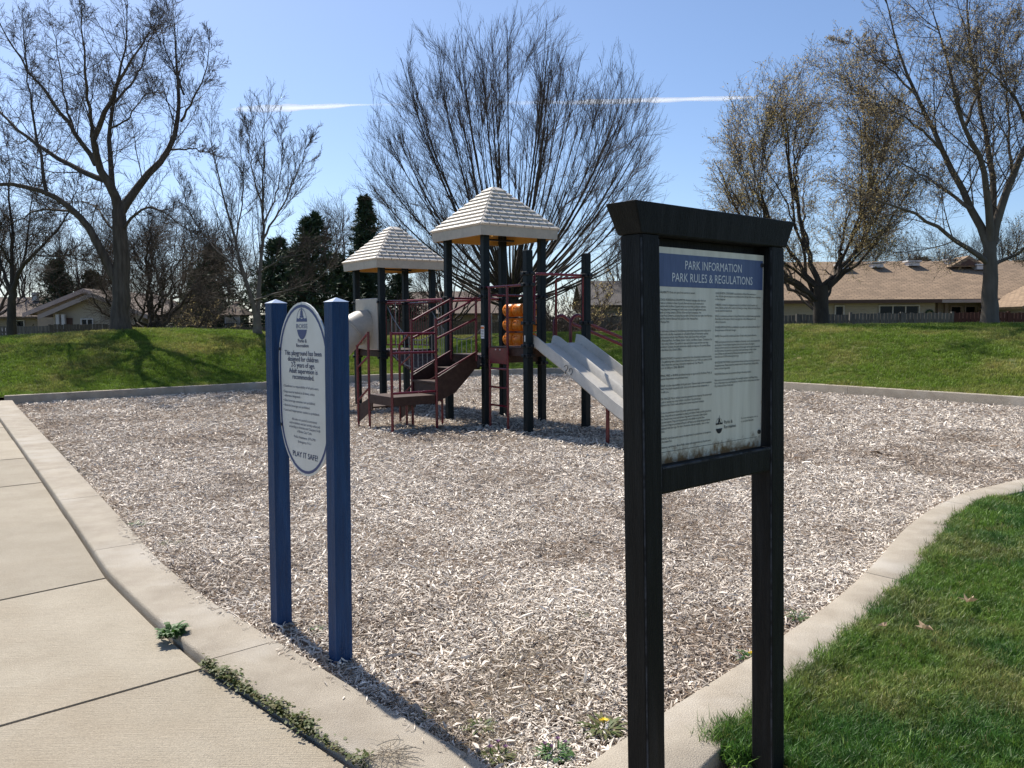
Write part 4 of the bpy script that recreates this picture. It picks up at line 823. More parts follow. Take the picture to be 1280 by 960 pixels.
# --- garden shed
ys = 46.0; x0, x1 = X(281, ys), X(300, ys); Sd = empty('garden_shed', ((x0 + x1) / 2, ys, 0), 'small cream garden shed with double doors and hipped brown roof', 'shed')
wall_mesh(Sd, x0, x1, ys, ys + 1.6, 0, 2.2, 'trim_white'); xm = (x0 + x1) / 2
mb = MB(); e = .22; mb.add([(x0 - e, ys - e, 2.2), (x1 + e, ys - e, 2.2), (x1 + e, ys + 1.6 + e, 2.2), (x0 - e, ys + 1.6 + e, 2.2), (xm - .1, ys + .8, 2.95), (xm + .1, ys + .8, 2.95)], [(0, 1, 5, 4), (1, 2, 5), (2, 3, 4, 5), (3, 0, 4), (3, 2, 1, 0)]); mb.build('roof', 'roof_brown', Sd, uv=True)
for s in (-1, 1): mb = MB(); mb.box((xm + s * .19, ys - .02, 1.05), .34, .03, 1.8); mb.build('door', 'siding_beige', Sd)
# --- tan and grey houses half hidden behind the trees in the middle
for nm, pa, pb, yy, wm, rm, ez, lab in (('tan_house', 505, 622, 62, 'siding_tan', 'roof_brown', 2.5, 'tan house seen between the tower posts'), ('grey_house', 738, 880, 55, 'siding_grey', 'roof_dark', 2.9, 'grey-green house beside the black sign post behind thickets')):
    x0, x1 = X(pa, yy), X(pb, yy); B_ = empty(nm, ((x0 + x1) / 2, yy, 0), lab, 'house'); wall_mesh(B_, x0, x1, yy, yy + 8, 0, ez, wm)
    roof_slab(B_, [(x0 - .6, yy - .6, ez - .1), (x1 + .6, yy - .6, ez - .1), (x1 + .6, yy + 4, ez + 1.7), (x0 - .6, yy + 4, ez + 1.7)], .15, rm); roof_slab(B_, [(x0 - .6, yy + 8.6, ez - .1), (x1 + .6, yy + 8.6, ez - .1), (x1 + .6, yy + 4.004, ez + 1.698), (x0 - .6, yy + 4.004, ez + 1.698)], .15, rm)
    window(B_, x0 + (x1 - x0) * .18, x0 + (x1 - x0) * .34, yy, .9, 2.1, 2, 'trim_white')
# --- parked white car over the fence
yc_ = 46.0; xc = X(-16, yc_); Cr = empty('parked_car', (xc, yc_, 0), 'white car parked beyond the fence at the left edge', 'car')
prof = [(-2.15, .35), (2.15, .35), (2.2, .75), (1.95, 1.0), (1.0, 1.08), (.55, 1.55), (-1.2, 1.58), (-1.9, 1.1), (-2.18, 1.0)]
mb = MB(); mb.prism([(xc + a, yc_, b) for a, b in prof], (0, 1.7, 0)); mb.build('body', 'car_paint', Cr, bevel=.05)
for a in ([(.45, 1.5), (.9, 1.12), (-.25, 1.1), (-.25, 1.52)], [(-.33, 1.52), (-.33, 1.1), (-1.65, 1.12), (-1.2, 1.52)]):
    mb = MB(); mb.prism([(xc + p_, yc_ - .012, q_) for p_, q_ in a], (0, .02, 0)); mb.build('side_window', 'window_glass', Cr)
for s in (-1.35, 1.35):
    for yq in (-.06, 1.56): mb = MB(); mb.tube([(xc + s, yc_ + yq, .32), (xc + s, yc_ + yq + .2, .32)], .32, 18); mb.build('wheel', 'tyre', Cr)
# --- contrail high in the sky
cm = bpy.data.materials.new('ice_cloud'); cm.use_nodes = True; t = cm.node_tree; N = t.nodes; L = t.links; N.remove(N['Principled BSDF'])
di = N.new('ShaderNodeBsdfDiffuse'); di.inputs[0].default_value = (.95, .95, .95, 1); tl = N.new('ShaderNodeBsdfTranslucent'); tl.inputs[0].default_value = (.95, .95, .95, 1); a1 = N.new('ShaderNodeMixShader'); a1.inputs[0].default_value = .7
tp = N.new('ShaderNodeBsdfTransparent'); a2 = N.new('ShaderNodeMixShader'); tc = N.new('ShaderNodeTexCoord'); mp = N.new('ShaderNodeMapping'); mp.inputs['Scale'].default_value = (.004, .004, .03); n_ = N.new('ShaderNodeTexNoise'); n_.inputs['Scale'].default_value = 1.0; n_.inputs['Detail'].default_value = 5
mr_ = N.new('ShaderNodeMapRange'); mr_.inputs[1].default_value = .3; mr_.inputs[2].default_value = .7; mr_.inputs[3].default_value = .25; mr_.inputs[4].default_value = .75
gr = N.new('ShaderNodeAttribute'); gr.attribute_name = 'opacity_along'; ml = N.new('ShaderNodeMath'); ml.operation = 'MULTIPLY'
L.new(tc.outputs['Object'], mp.inputs[0]); L.new(mp.outputs[0], n_.inputs['Vector']); L.new(n_.outputs[0], mr_.inputs[0]); L.new(mr_.outputs[0], ml.inputs[0]); L.new(gr.outputs['Fac'], ml.inputs[1]); L.new(ml.outputs[0], a2.inputs[0])
L.new(di.outputs[0], a1.inputs[1]); L.new(tl.outputs[0], a1.inputs[2]); L.new(tp.outputs[0], a2.inputs[1]); L.new(a1.outputs[0], a2.inputs[2]); L.new(a2.outputs[0], N['Material Output'].inputs[0])
MATS['ice_cloud'] = cm
st_ = [(285, 137.5, 2, .0), (300, 136.5, 9, .7), (340, 135, 12, .85), (380, 134, 11, .9), (420, 132.5, 8, .9), (448, 131.3, 4, .6), (470, 130.8, 4, .15), (560, 129.5, 5, .12), (640, 128.5, 6, .3), (700, 128, 8, .6), (760, 126.8, 10, .95), (820, 125.5, 10, .95), (880, 124, 9, .9), (930, 122.2, 6, .7), (955, 121, 1, 0)]
V = []; F = []; den = []; s_ = 10; yS = 4000; sa = np.array(st_, float); pxs = np.linspace(sa[0, 0], sa[-1, 0], 150); rr_ = np.random.default_rng(4)
for k, px in enumerate(pxs):
    py, th, dn = (np.interp(px, sa[:, 0], sa[:, q]) for q in (1, 2, 3)); n1_ = float(vnoise(px / 9, 3.3)); n2_ = float(vnoise(px / 31, 8.1)); r_ = th * (.16 + .20 * n1_ + .10 * n2_) / FPX * yS; py = py + (n2_ - .5) * 1.6; dn = dn * (.35 + .6 * float(vnoise(px / 23, 1.7)))
    c = at(px, py, yS)
    for j in range(s_): a = 2 * math.pi * j / s_; V.append((c[0], c[1] + r_ * math.cos(a), c[2] + r_ * math.sin(a))); den.append(min(1, dn))
    if k: F += [((k - 1) * s_ + j, (k - 1) * s_ + (j + 1) % s_, k * s_ + (j + 1) % s_, k * s_ + j) for j in range(s_)]
mb = MB(); mb.add(V, F); o = mb.build('contrail', 'ice_cloud', smooth_=True); at_ = o.data.attributes.new('opacity_along', 'FLOAT', 'POINT'); at_.data.foreach_set('value', den)
tag(o, 'thin white contrail crossing the blue sky', 'contrail', kind='stuff')
# ================================================================== SIGNS
_fc = {}
def text_mesh(body, size, align='LEFT', width=None, line=1.0, xs=1.0):
    """vertices (x, y) and faces of a printed text"""
    cu = bpy.data.curves.new('t', 'FONT'); cu.body = body; cu.size = size; cu.align_x = align; cu.resolution_u = 2; cu.space_line = line
    o = bpy.data.objects.new('t', cu); COL.objects.link(o); bpy.context.view_layer.update()
    me = bpy.data.meshes.new_from_object(o.evaluated_get(bpy.context.evaluated_depsgraph_get())); V = np.array([v.co[:2] for v in me.vertices]); F = [tuple(p.vertices) for p in me.polygons]
    bpy.data.objects.remove(o); bpy.data.curves.remove(cu); bpy.data.meshes.remove(me)
    V[:, 0] *= xs
    if width:
        ln = V[:, 0].max() - V[:, 0].min(); V[:, 0] *= width / ln
    return V, F
class Face:
    """a flat sign face: o is its top-left corner, u along it, v down, n out towards the reader"""
    def __init__(s, o, u, n): s.o = np.array(o, float); s.u = np.array(u, float); s.n = np.array(n, float); s.k = np.array([0, 0, 1.0])
    def p(s, a, b, h=0.0): return s.o + s.u * a - s.k * b + s.n * h
    def text(s, body, a, b, size, mat, parent, align='LEFT', width=None, line=1.0, xs=1.0, h=.0012, bold=0.0):
        V, F = text_mesh(body, size, align, width, line, xs); mb = MB(); mb.add([s.p(a + x, b - y, h) for x, y in V], F)
        if bold: 
            mb.add([s.p(a + x + bold, b - y, h + .0002) for x, y in V], F)
        me = mb.build('printed_text', mat, parent); return me
    def poly(s, pts, mat, parent, name, h=.001, th=None):
        mb = MB()
        if th: mb.prism([s.p(a, b, h) for a, b in pts], s.n * th)
        else: mb.add([s.p(a, b, h) for a, b in pts], [tuple(range(len(pts)))])
        return mb.build(name, mat, parent)
def post(mb, base, top, w_, u, ch=.006):
    """square post with chamfered arrises between two points"""
    u = np.array([u[0], u[1], 0.0]); u /= np.linalg.norm(u); n = np.array([-u[1], u[0], 0]); a = w_ / 2; c = ch
    sec = [(-a + c, -a), (a - c, -a), (a, -a + c), (a, a - c), (a - c, a), (-a + c, a), (-a, a - c), (-a, -a + c)]
    B = [np.array(base) + u * x + n * y for x, y in sec]; T = [np.array(top) + u * x + n * y for x, y in sec]
    mb.add(B + T, [tuple(range(7, -1, -1)), tuple(range(8, 16))] + [(i, (i + 1) % 8, (i + 1) % 8 + 8, i + 8) for i in range(8)])
def emblem(fc, a, b, w_, mat, parent, ring=True, letters=True):
    """round city emblem: domed building over a band of capitals over a bowl"""
    h = w_ * 1.35; el = lambda t, r=1.0: (a + w_ / 2 * r * math.cos(t), b + h / 2 * r * -math.sin(t))
    f = lambda y: b - y * h
    lower = [el(t) for t in np.linspace(math.pi + .38, 2 * math.pi - .38, 17)]; fc.poly(lower, mat, parent, 'emblem_bowl')
    hill = [el(math.radians(8)), el(math.radians(24)), (a + w_ * .30, f(.17)), (a + w_ * .14, f(.20)), (a + w_ * .02, f(.15)), (a - w_ * .16, f(.21)), (a - w_ * .3, f(.16)), el(math.radians(156)), el(math.radians(172))]
    fc.poly(hill, mat, parent, 'emblem_hill')
    dome = [(a + w_ * q, f(y)) for q, y in ((.17, .19), (.17, .26), (.12, .27), (.12, .33), (.10, .40), (.05, .45), (.02, .47), (.015, .66), (-.015, .66), (-.02, .47), (-.05, .45), (-.10, .40), (-.12, .33), (-.12, .27), (-.17, .26), (-.17, .21))]
    fc.poly(dome, mat, parent, 'emblem_dome', h=.0014)
    if ring:
        n = 24; ts = np.linspace(math.radians(10), math.radians(170), n); mb = MB(); mb.add([fc.p(*el(t), .0011) for t in ts] + [fc.p(*el(t, .955), .0011) for t in ts], [(i, i + 1, n + i + 1, n + i) for i in range(n - 1)]); mb.build('emblem_ring', mat, parent)
    if letters: fc.text('BOISE', a, b + h * .14, h * .2, mat, parent, 'CENTER', w_ * 1.06)

# ---- park rules sign, black timber frame
ang = math.radians(41); u = np.array([math.cos(ang), math.sin(ang), 0]); nf = np.array([math.sin(ang), -math.cos(ang), 0]); LEAN = math.radians(1.0)
PW, PH = .620, .702; PL = np.array([.441, 2.60, 0]); wp = .089
cL = PL - u * (wp / 2) ; cR = PL + u * (PW + wp / 2); lean = lambda z: np.array([-math.tan(LEAN) * (z - 1.2), 0, 0])
Bs = empty('park_rules_sign', tuple((cL + cR) / 2 + (0, 0, -.04)), 'black timber park rules board with white panel in the right foreground', 'sign')
zt = 1.915
for c in (cL, cR): mb = MB(); post(mb, c + lean(-.2) + (0, 0, -.2), c + lean(zt) + (0, 0, zt), wp, u, .008); mb.build('post', 'black_wood', Bs)
# flared top beam
a0, a1_ = -wp / 2 - .004, PW + 2 * wp - wp / 2 + .004; ml_ = (cL + cR) / 2
def ring_(z, e, e2): return [cL + u * (a0 - e) + nf * (wp / 2 + .004 + e2) + lean(z) + (0, 0, z), cL + u * (a1_ + e) + nf * (wp / 2 + .004 + e2) + lean(z) + (0, 0, z), cL + u * (a1_ + e) - nf * (wp / 2 + .004 + e2) + lean(z) + (0, 0, z), cL + u * (a0 - e) - nf * (wp / 2 + .004 + e2) + lean(z) + (0, 0, z)]
mb = MB(); mb.hexa(ring_(zt + .002, 0, 0), ring_(zt + .096, .040, .012)); mb.build('top_beam', 'black_wood', Bs, bevel=.004)
zr = 1.152; mid = (cL + cR) / 2
mb = MB(); c = mid + lean(zr) + (0, 0, zr); mb.box(c, PW + .002, wp * .93, wp, u[:2]); mb.build('bottom_rail', 'black_wood', Bs, bevel=.009)
mb = MB(); c = mid - nf * .026 + lean(zt - .03) + (0, 0, zt - .03); mb.box(c, PW + .002, .03, .06, u[:2]); mb.build('head_strip', 'black_wood', Bs)
# worn pale arrises on the rail
for zz in (zr + wp / 2 - .004, ):
    mb = MB(); p = mid + nf * (wp * .465 - .003) + lean(zz) + (0, 0, zz); mb.tube([p - u * PW * .495, p - u * .1, p + u * .12, p + u * PW * .495], [.0045, .005, .004, .0055], 6); mb.build('worn_edge', 'worn_edge', Bs)
# paint rubbed thin along the front arrises of posts and beam
for c in (cL, cR):
    for sx in (-1, 1):
        q = lambda z: c + u * sx * (wp / 2 - .0045) + nf * (wp / 2 - .0045) + lean(z) + (0, 0, z)
        mb = MB(); mb.tube([q(z) for z in np.linspace(-.02, zt - .01, 12)], [.0034 + .0008 * math.sin(k * 2.1 + sx) for k in range(12)], 5); mb.build('worn_edge', 'worn_edge', Bs)
# panel
zp = zr + wp / 2 - .002; off = .010
TL = cL + u * (wp / 2 + .004) + nf * off + lean(1.55) + (0, 0, zp + PH - .01); PWI, PHI = PW - .008, PH - .012
pan = bpy.data.materials.new('sign_panel'); pan.use_nodes = True; t = pan.node_tree; N = t.nodes; L = t.links; b = N['Principled BSDF']; b.inputs['Roughness'].default_value = .4
tc = N.new('ShaderNodeTexCoord'); sp = N.new('ShaderNodeSeparateXYZ'); L.new(tc.outputs['Generated'], sp.inputs[0])
def mrr(s_, a, c_):
    r = N.new('ShaderNodeMapRange'); r.inputs[1].default_value = a; r.inputs[2].default_value = c_; L.new(s_, r.inputs[0]); return r.outputs[0]
def mth(op, a, c_):
    r = N.new('ShaderNodeMath'); r.operation = op
    for k, v in enumerate((a, c_)):
        if hasattr(v, 'default_value'): L.new(v, r.inputs[k])
        else: r.inputs[k].default_value = v
    return r.outputs[0]
def nz(sc, det=6, vec='Object', rgh=.6):
    n_ = N.new('ShaderNodeTexNoise'); n_.inputs['Scale'].default_value = sc; n_.inputs['Detail'].default_value = det; n_.inputs['Roughness'].default_value = rgh; L.new(tc.outputs[vec], n_.inputs['Vector']); return n_.outputs[0]
edge_ = mth('MAXIMUM', mrr(sp.outputs[2], .16, .0), mth('MULTIPLY', mrr(sp.outputs[0], .90, 1.0), .55))          # dirt gathers at the foot and the right side
stain = mrr(mth('ADD', mth('MULTIPLY', edge_, .62), nz(26, 8, rgh=.7)), .88, 1.12)
streak = N.new('ShaderNodeTexNoise'); mpp = N.new('ShaderNodeMapping'); mpp.inputs['Scale'].default_value = (30, 30, 2.2); streak.inputs['Scale'].default_value = 1.2; streak.inputs['Detail'].default_value = 6; L.new(tc.outputs['Object'], mpp.inputs[0]); L.new(mpp.outputs[0], streak.inputs['Vector'])
m1 = N.new('ShaderNodeMix'); m1.data_type = 'RGBA'; L.new(mrr(streak.outputs[0], .35, .7), m1.inputs[0]); m1.inputs[6].default_value = (.76, .73, .61, 1); m1.inputs[7].default_value = (.63, .60, .49, 1)
m2 = N.new('ShaderNodeMix'); m2.data_type = 'RGBA'; L.new(stain, m2.inputs[0]); L.new(m1.outputs[2], m2.inputs[6]); m2.inputs[7].default_value = (.16, .08, .025, 1); L.new(m2.outputs[2], b.inputs['Base Color']); MATS['sign_panel'] = pan
material('band_blue', (.090, .130, .255), .5, (.065, .098, .205), 12, 6, stretch=(6, 6, .6))
fc = Face(TL, u, nf)
pn = fc.poly([(0, 0), (PWI, 0), (PWI, PHI), (0, PHI)], 'sign_panel', Bs, 'panel', h=-.006, th=.006)
fc.poly([(0, .020), (PWI - .006, .020), (PWI - .006, .124), (0, .124)], 'band_blue', pn, 'header_band', h=.0006)
fc.text('PARK INFORMATION', PWI * .5 + .008, .066, .040, 'print_white', pn, 'CENTER', .318, h=.0014)
fc.text('PARK RULES & REGULATIONS', PWI * .5 + .008, .107, .040, 'print_white', pn, 'CENTER', .452, h=.0014)
LC = [(.139, 'AVAILABILITY: Parks are open from sunrise to sunset.', .19), (.163, 'ALCOHOL POSSESSION & CONSUMPTION: Alcoholic beverages other than beer\nand wine are prohibited in Boise City parks. Beer and wine may be possessed or\nconsumed within the Boise City parks except upon any street, parking lot, restroom,\npathway, playground, swimming pool, tennis courts, sports and neighborhood courts,\nballpark, and no keg container, 250 feet of the river bank in properties. Ann\nMorrison Park, Cemeteries, including the area within 250 feet of the river bank in Ann Morrison,\nCapitol Park, Kathryn Albertson Park, Julia Davis Park, Veterans Park,\nand Municipal Park.', .285),
      (.262, 'Beer and wine is allowed in the following restricted areas by permit only and in\naddition with a facility reservation or scheduled Parks & Recreation activity.\nThese locations include: Ann Morrison Park, Julia Davis Park and Quinn\nPark, Municipal Park, Fort Boise, Senior Center, and Boise Depot. Containers for\nbeer and wine in Boise City parks in cans and plastic cups and the user may\nallow others. Contact the park service for details on keg use of a permit Boise,\nfrom the Boise City Clerk\'s Office.', .285),
      (.349, 'RESERVING PICNICS: A permit is required for the scheduled activities at parks.\nFees, if a gathering takes place or you will need more, are 9:00 a.m. prior to 5:00\np.m. Once these are paid they cannot be transferred. Call: Mon-Fri\n8:00 a.m. to 5:00 p.m. (208) 384-4240.', .285),
      (.404, 'CAMPING, FIRES: or BURNS: prohibited except as approved by the Boise Parks &\nRecreation Department and permitted areas.', .285), (.436, 'CLEANUP: It is the responsibility of all park users. Dispose trash in the receptacles\nprovided. If the trash receptacle is full, carry to the nearest trash receptacle or\ntake it with you.', .285),
      (.478, 'MOTOR VEHICLES: Motor vehicles cannot be operated in the property. No person shall\ndrive, park or operate any motor vehicle in any Boise City park except\nin designated areas. Check roads, parking lots or event equipment roadways.', .285),
      (.523, 'DOGS: are not permitted in Boise City parks. Leashes are required\nat all times. Dogs will not be permitted on playing and athletic fields or public grounds at\nany time. Owners must scoop and remove dog waste in these same Open Spaces\nduring posted seasons. Dogs are not permitted in the wildlife areas that have\nno signs posted. Dogs are permitted off leash in off leash areas during designated times\nand designated with their tags. For more information visit our website, rules or other\nregulations.', .285),
      (.606, 'NO SMOKING within Boise parks: contact the department for posted times and exceptions.\nArea is Recreation Park.', .285), (.634, 'If you observe a problem in Boise Parks, please call maintenance at all park users.', .285)]
for y_, body, w_ in LC: fc.text(body, .020, y_ + .006, .0100, 'print_black', pn, 'LEFT', w_, .995)
RC = [(.137, 'GLASS OR METAL CONTAINERS: are prohibited in all Boise Parks waterways or\nrivers. All other glass or containers are prohibited within 250 feet of the river or waterways\nin these designated.', .285), (.176, 'PARKING: is limited to designated areas and is prohibited on the Greenbelt and\nlawns. Vehicles parked will be subject to ticketing or towing. Vehicles left after 8 hours\nmay be considered abandoned.', .285),
      (.214, 'SALES: or solicitations to those in a City of Boise Park is prohibited unless approved by\nBoise Parks and Recreation. Vendors may apply for a City of Boise permit and\na Boise City permit.', .285), (.252, 'SOUND AMPLIFICATION: is prohibited in any public park without advance City of\nBoise permission of the park manager.', .285), (.282, 'GAMES: The speed limit is under park hours 15 mph unless posted otherwise.', .25),
      (.302, 'TREES: and shrubs are not to be cut or climbed on. Absolutely no nails, wire and tape to be\nput on plants. The use of sports equipment, tents and other devices that require\nstakes or anchors must be in an authorized area. Permits apply only for approved areas with\nthe Parks permits. No permission is given that would cause damage to trees in these\nareas. Damage any park tree and by following these guides may be required to\ntake a fine up to $1,000 and be required to pay.', .285),
      (.372, 'VEHICLE RESTRICTIONS: Cars and motor driven vehicles are only permitted in\ndesignated areas. Please watch for posted rules for the parkways, playing fields,\nlawns, and sporting events.', .285), (.411, 'WEAPONS: Boise does not permit the firing or shooting in parks.', .22), (.432, 'Parks are not to be used for camping. No overnight visitation at all Boise Parks.\nPark or Recreation hours and regulations. Violators will be cited pursuant to Boise\nCity Codes and State Code Laws.', .285)]
for y_, body, w_ in RC: fc.text(body, .322, y_ + .006, .0100, 'print_black', pn, 'LEFT', min(w_, .272) if w_ > .27 else w_, .995)
emblem(fc, .352, .592, .040, 'print_black', pn, letters=False)
fc.text('Parks &\nRecreation', .380, .588, .0165, 'print_black', pn, 'LEFT', .07, 1.0)
fc.text('For more information, visit us\nor call (208) 384-4240', .482, .580, .009, 'print_black', pn, 'LEFT', .105, 1.25)
fc.poly([(.03, .6515), (PWI - .03, .6515), (PWI - .03, .6528), (.03, .6528)], 'print_black', pn, 'rule_line', h=.0008)
for a, b_ in ((PWI - .014, .036), (PWI - .016, PHI - .055), (.02, PHI - .012)):
    mb = MB(); mb.tube([fc.p(a, b_, 0), fc.p(a, b_, .005)], .0075, 12); mb.build('screw', 'bolt', pn)

# ---- playground age sign on two blue posts
bl_, br_ = np.array([-1.303, 4.540, 0]), np.array([-0.868, 4.041, 0]); ub = (br_ - bl_) / np.linalg.norm(br_ - bl_); nb = np.array([ub[1], -ub[0], 0]); nb = nb if nb[1] < 0 else -nb
Ps = empty('playground_sign', tuple((bl_ + br_) / 2 + (0, 0, -.05)), 'white oval playground age sign between two blue posts', 'sign')
LN = np.array([math.tan(math.radians(.55)), 0, 0]); gapb = float(np.linalg.norm(br_ - bl_)); wb = .090
for k, c in enumerate((bl_, br_)):
    zt_ = 1.765 if k == 0 else 1.757; mb = MB(); post(mb, c - LN * .3 + (0, 0, -.35), c + LN * zt_ + (0, 0, zt_), wb, ub, .006); po = mb.build('post', 'blue_wood', Ps)
    mb = MB(); T = c + LN * zt_ + (0, 0, zt_ + .0015); e = wb / 2 + .001; nn_ = np.array([-ub[1], ub[0], 0]); mb.add([T + ub * x * e + nn_ * y * e for x, y in ((-1, -1), (1, -1), (1, 1), (-1, 1))] + [T + (0, 0, .022)], [(0, 1, 4), (1, 2, 4), (2, 3, 4), (3, 0, 4), (3, 2, 1, 0)]); mb.build('pyramid_cap', 'sun_glint_blue', po)  # cap carries the bright highlight in its colour
OW = gapb - wb - .014; OH = .905; a0_ = wb / 2 + .007; ztop_ = 1.765
o_ = bl_ + ub * a0_ + LN * 1.3 + (0, 0, ztop_) + nb * .012
fb = Face(o_, ub, nb)
def stadium(ins, n=20, cap=.32):
    w2 = OW / 2; pts = []
    for k in range(n + 1): t_ = math.pi * k / n; pts.append((w2 - (w2 - ins) * math.cos(t_), cap - (cap - ins) * math.sin(t_)))
    for k in range(n + 1): t_ = math.pi * k / n; pts.append((w2 + (w2 - ins) * math.cos(t_), OH - cap + (cap - ins) * math.sin(t_)))
    return pts
pl = fb.poly(stadium(0), 'sign_white', Ps, 'plate', h=-.008, th=.008)
A_, B_ = stadium(.012), stadium(.027); m_ = len(A_); mb = MB(); mb.add([fb.p(a, b, .0012) for a, b in A_] + [fb.p(a, b, .0012) for a, b in B_], [(i, (i + 1) % m_, m_ + (i + 1) % m_, m_ + i) for i in range(m_)]); mb.build('border_line', 'sign_blue', pl)
cxs = OW / 2
emblem(fb, cxs, .112, .118, 'sign_blue', pl)
fb.text('Parks &\nRecreation', cxs, .208, .027, 'print_blue', pl, 'CENTER', .135, .9, bold=.0012)
fb.text('This playground has been\ndesigned for children\n2-5 years of age.\nAdult supervision is\nrecommended.', cxs, .276, .0375, 'print_blue', pl, 'CENTER', .405, .83, bold=.0015)
for y_, body, w_ in ((.447, '• Cleanliness is a responsibility of all park users.', .40), (.478, '• Dogs must be leashed at all times, unless\n   otherwise designated.', .355), (.525, '• Glass beverage containers are prohibited.', .36), (.551, '• Alcoholic beverages are prohibited.', .30), (.577, '• Lewd and inappropriate conduct is prohibited.', .40)):
    fb.text(body, .045, y_, .0185, 'print_blue', pl, 'LEFT', w_, 1.15)
fb.text('All rules are posted at entrances\nand in shelters and are strictly enforced\naccording to Articles and Chapters 9-18\nof Boise City Code', cxs, .620, .0185, 'print_blue', pl, 'CENTER', .34, 1.12)
fb.text('Police Assistance: 377-6790\nEmergency: 9-1-1', cxs, .712, .0185, 'print_blue', pl, 'CENTER', .235, 1.3)
fb.text('PLAY IT SAFE!', cxs, .812, .042, 'print_blue', pl, 'CENTER', .275, bold=.0018)
for a, b in ((.022, .245), (OW - .022, .245), (.020, .655), (OW - .020, .655)):
    mb = MB(); mb.tube([fb.p(a, b, 0), fb.p(a, b, .006)], .0085, 12); mb.build('bolt', 'bolt', pl)
mb = MB(); mb.box(tuple(fb.p(OW / 2, OH * .5, -.020)), OW + .02, .022, .06, ub[:2]); mb.build('back_batten', 'blue_wood', Ps)
# ================================================================== PLAY STRUCTURE
TH = 0.62164; E1 = np.array([math.cos(TH), math.sin(TH)]); E2 = np.array([-E1[1], E1[0]]); P6 = np.array([-0.4548, 14.4787]); SS = 1.2372; LB = 2.7202
def Q(a, b, z=0.0): p = P6 + E1 * a + E2 * b; return np.array([p[0], p[1], z])
def gz(a, b): p = Q(a, b); return float(chip_z(p[0], p[1]))
PS = empty('play_structure', tuple(Q(0, 0, gz(0, 0))), 'green-posted playground structure with two shingled tan roofs, stairs and slides', 'playground')
DA, DB = 1.09, 1.25; b2 = SS + LB; b3 = b2 + SS
POSTS = {'P6': (0, 0, 3.42), 'P8': (SS, 0, 3.42), 'P5': (0, SS, 3.42), 'P7': (SS, SS, 3.42), 'P9': (0, -SS, 2.80), 'P10': (SS, -SS, 2.80), 'P2': (0, b2, 3.09), 'P4': (SS, b2, 3.09), 'P1': (0, b3, 3.09), 'P3': (SS, b3, 3.09)}
PO = {}
for k, (a, b, z) in POSTS.items():
    mb = MB(); post(mb, Q(a, b, gz(a, b) - .3), Q(a, b, z), .128, E1, .014); PO[k] = mb.build('post', 'post_green', PS)
    if z < 3: mb = MB(); mb.box(Q(a, b, z + .012), .118, .118, .024, E1); mb.build('post_cap', 'clamp', PO[k], bevel=.006)
def clamp(pk, z, h=.055):
    a, b, _ = POSTS[pk]; mb = MB(); mb.box(Q(a, b, z), .172, .172, h, E1); mb.box(Q(a, b, z), .225, .05, h * .8, E1); mb.box(Q(a, b, z), .05, .225, h * .8, E1); mb.build('clamp', 'clamp', PO[pk], bevel=.006)
for k in ('P5', 'P6', 'P7', 'P8'): clamp(k, DA - .03); clamp(k, DA - .17); clamp(k, 2.12)
for k in ('P9', 'P10'): clamp(k, DB + .03); clamp(k, DB - .13); clamp(k, 2.45); clamp(k, DB + .40)
for k in ('P6', 'P9'): clamp(k, 2.27)
for k in ('P1', 'P2', 'P3', 'P4'): clamp(k, DA - .02); clamp(k, DA - .16); clamp(k, 2.12)
# decks: perforated plates with a rolled edge
def deck(a0, a1, b0, b1, z):
    mb = MB(); e = .075; c = Q((a0 + a1) / 2, (b0 + b1) / 2); mb.box((c[0], c[1], z - .012), a1 - a0 - .02, b1 - b0 - .02, .022, E1)
    for s in (0, 1):
        p = Q((a0 + a1) / 2, (b0, b1)[s] + (.02, -.02)[s]); mb.box((p[0], p[1], z - .085), a1 - a0 - .14, .02, .12, E1)
        p = Q((a0, a1)[s] + (.02, -.02)[s], (b0 + b1) / 2); mb.box((p[0], p[1], z - .085), .02, b1 - b0 - .14, .12, E1)
    return mb.build('deck', 'brown_deck', PS, bevel=.004)
deck(0, SS, 0, SS, DA); deck(0, SS, -SS, 0, DB); deck(0, SS, b2, b3, DA)
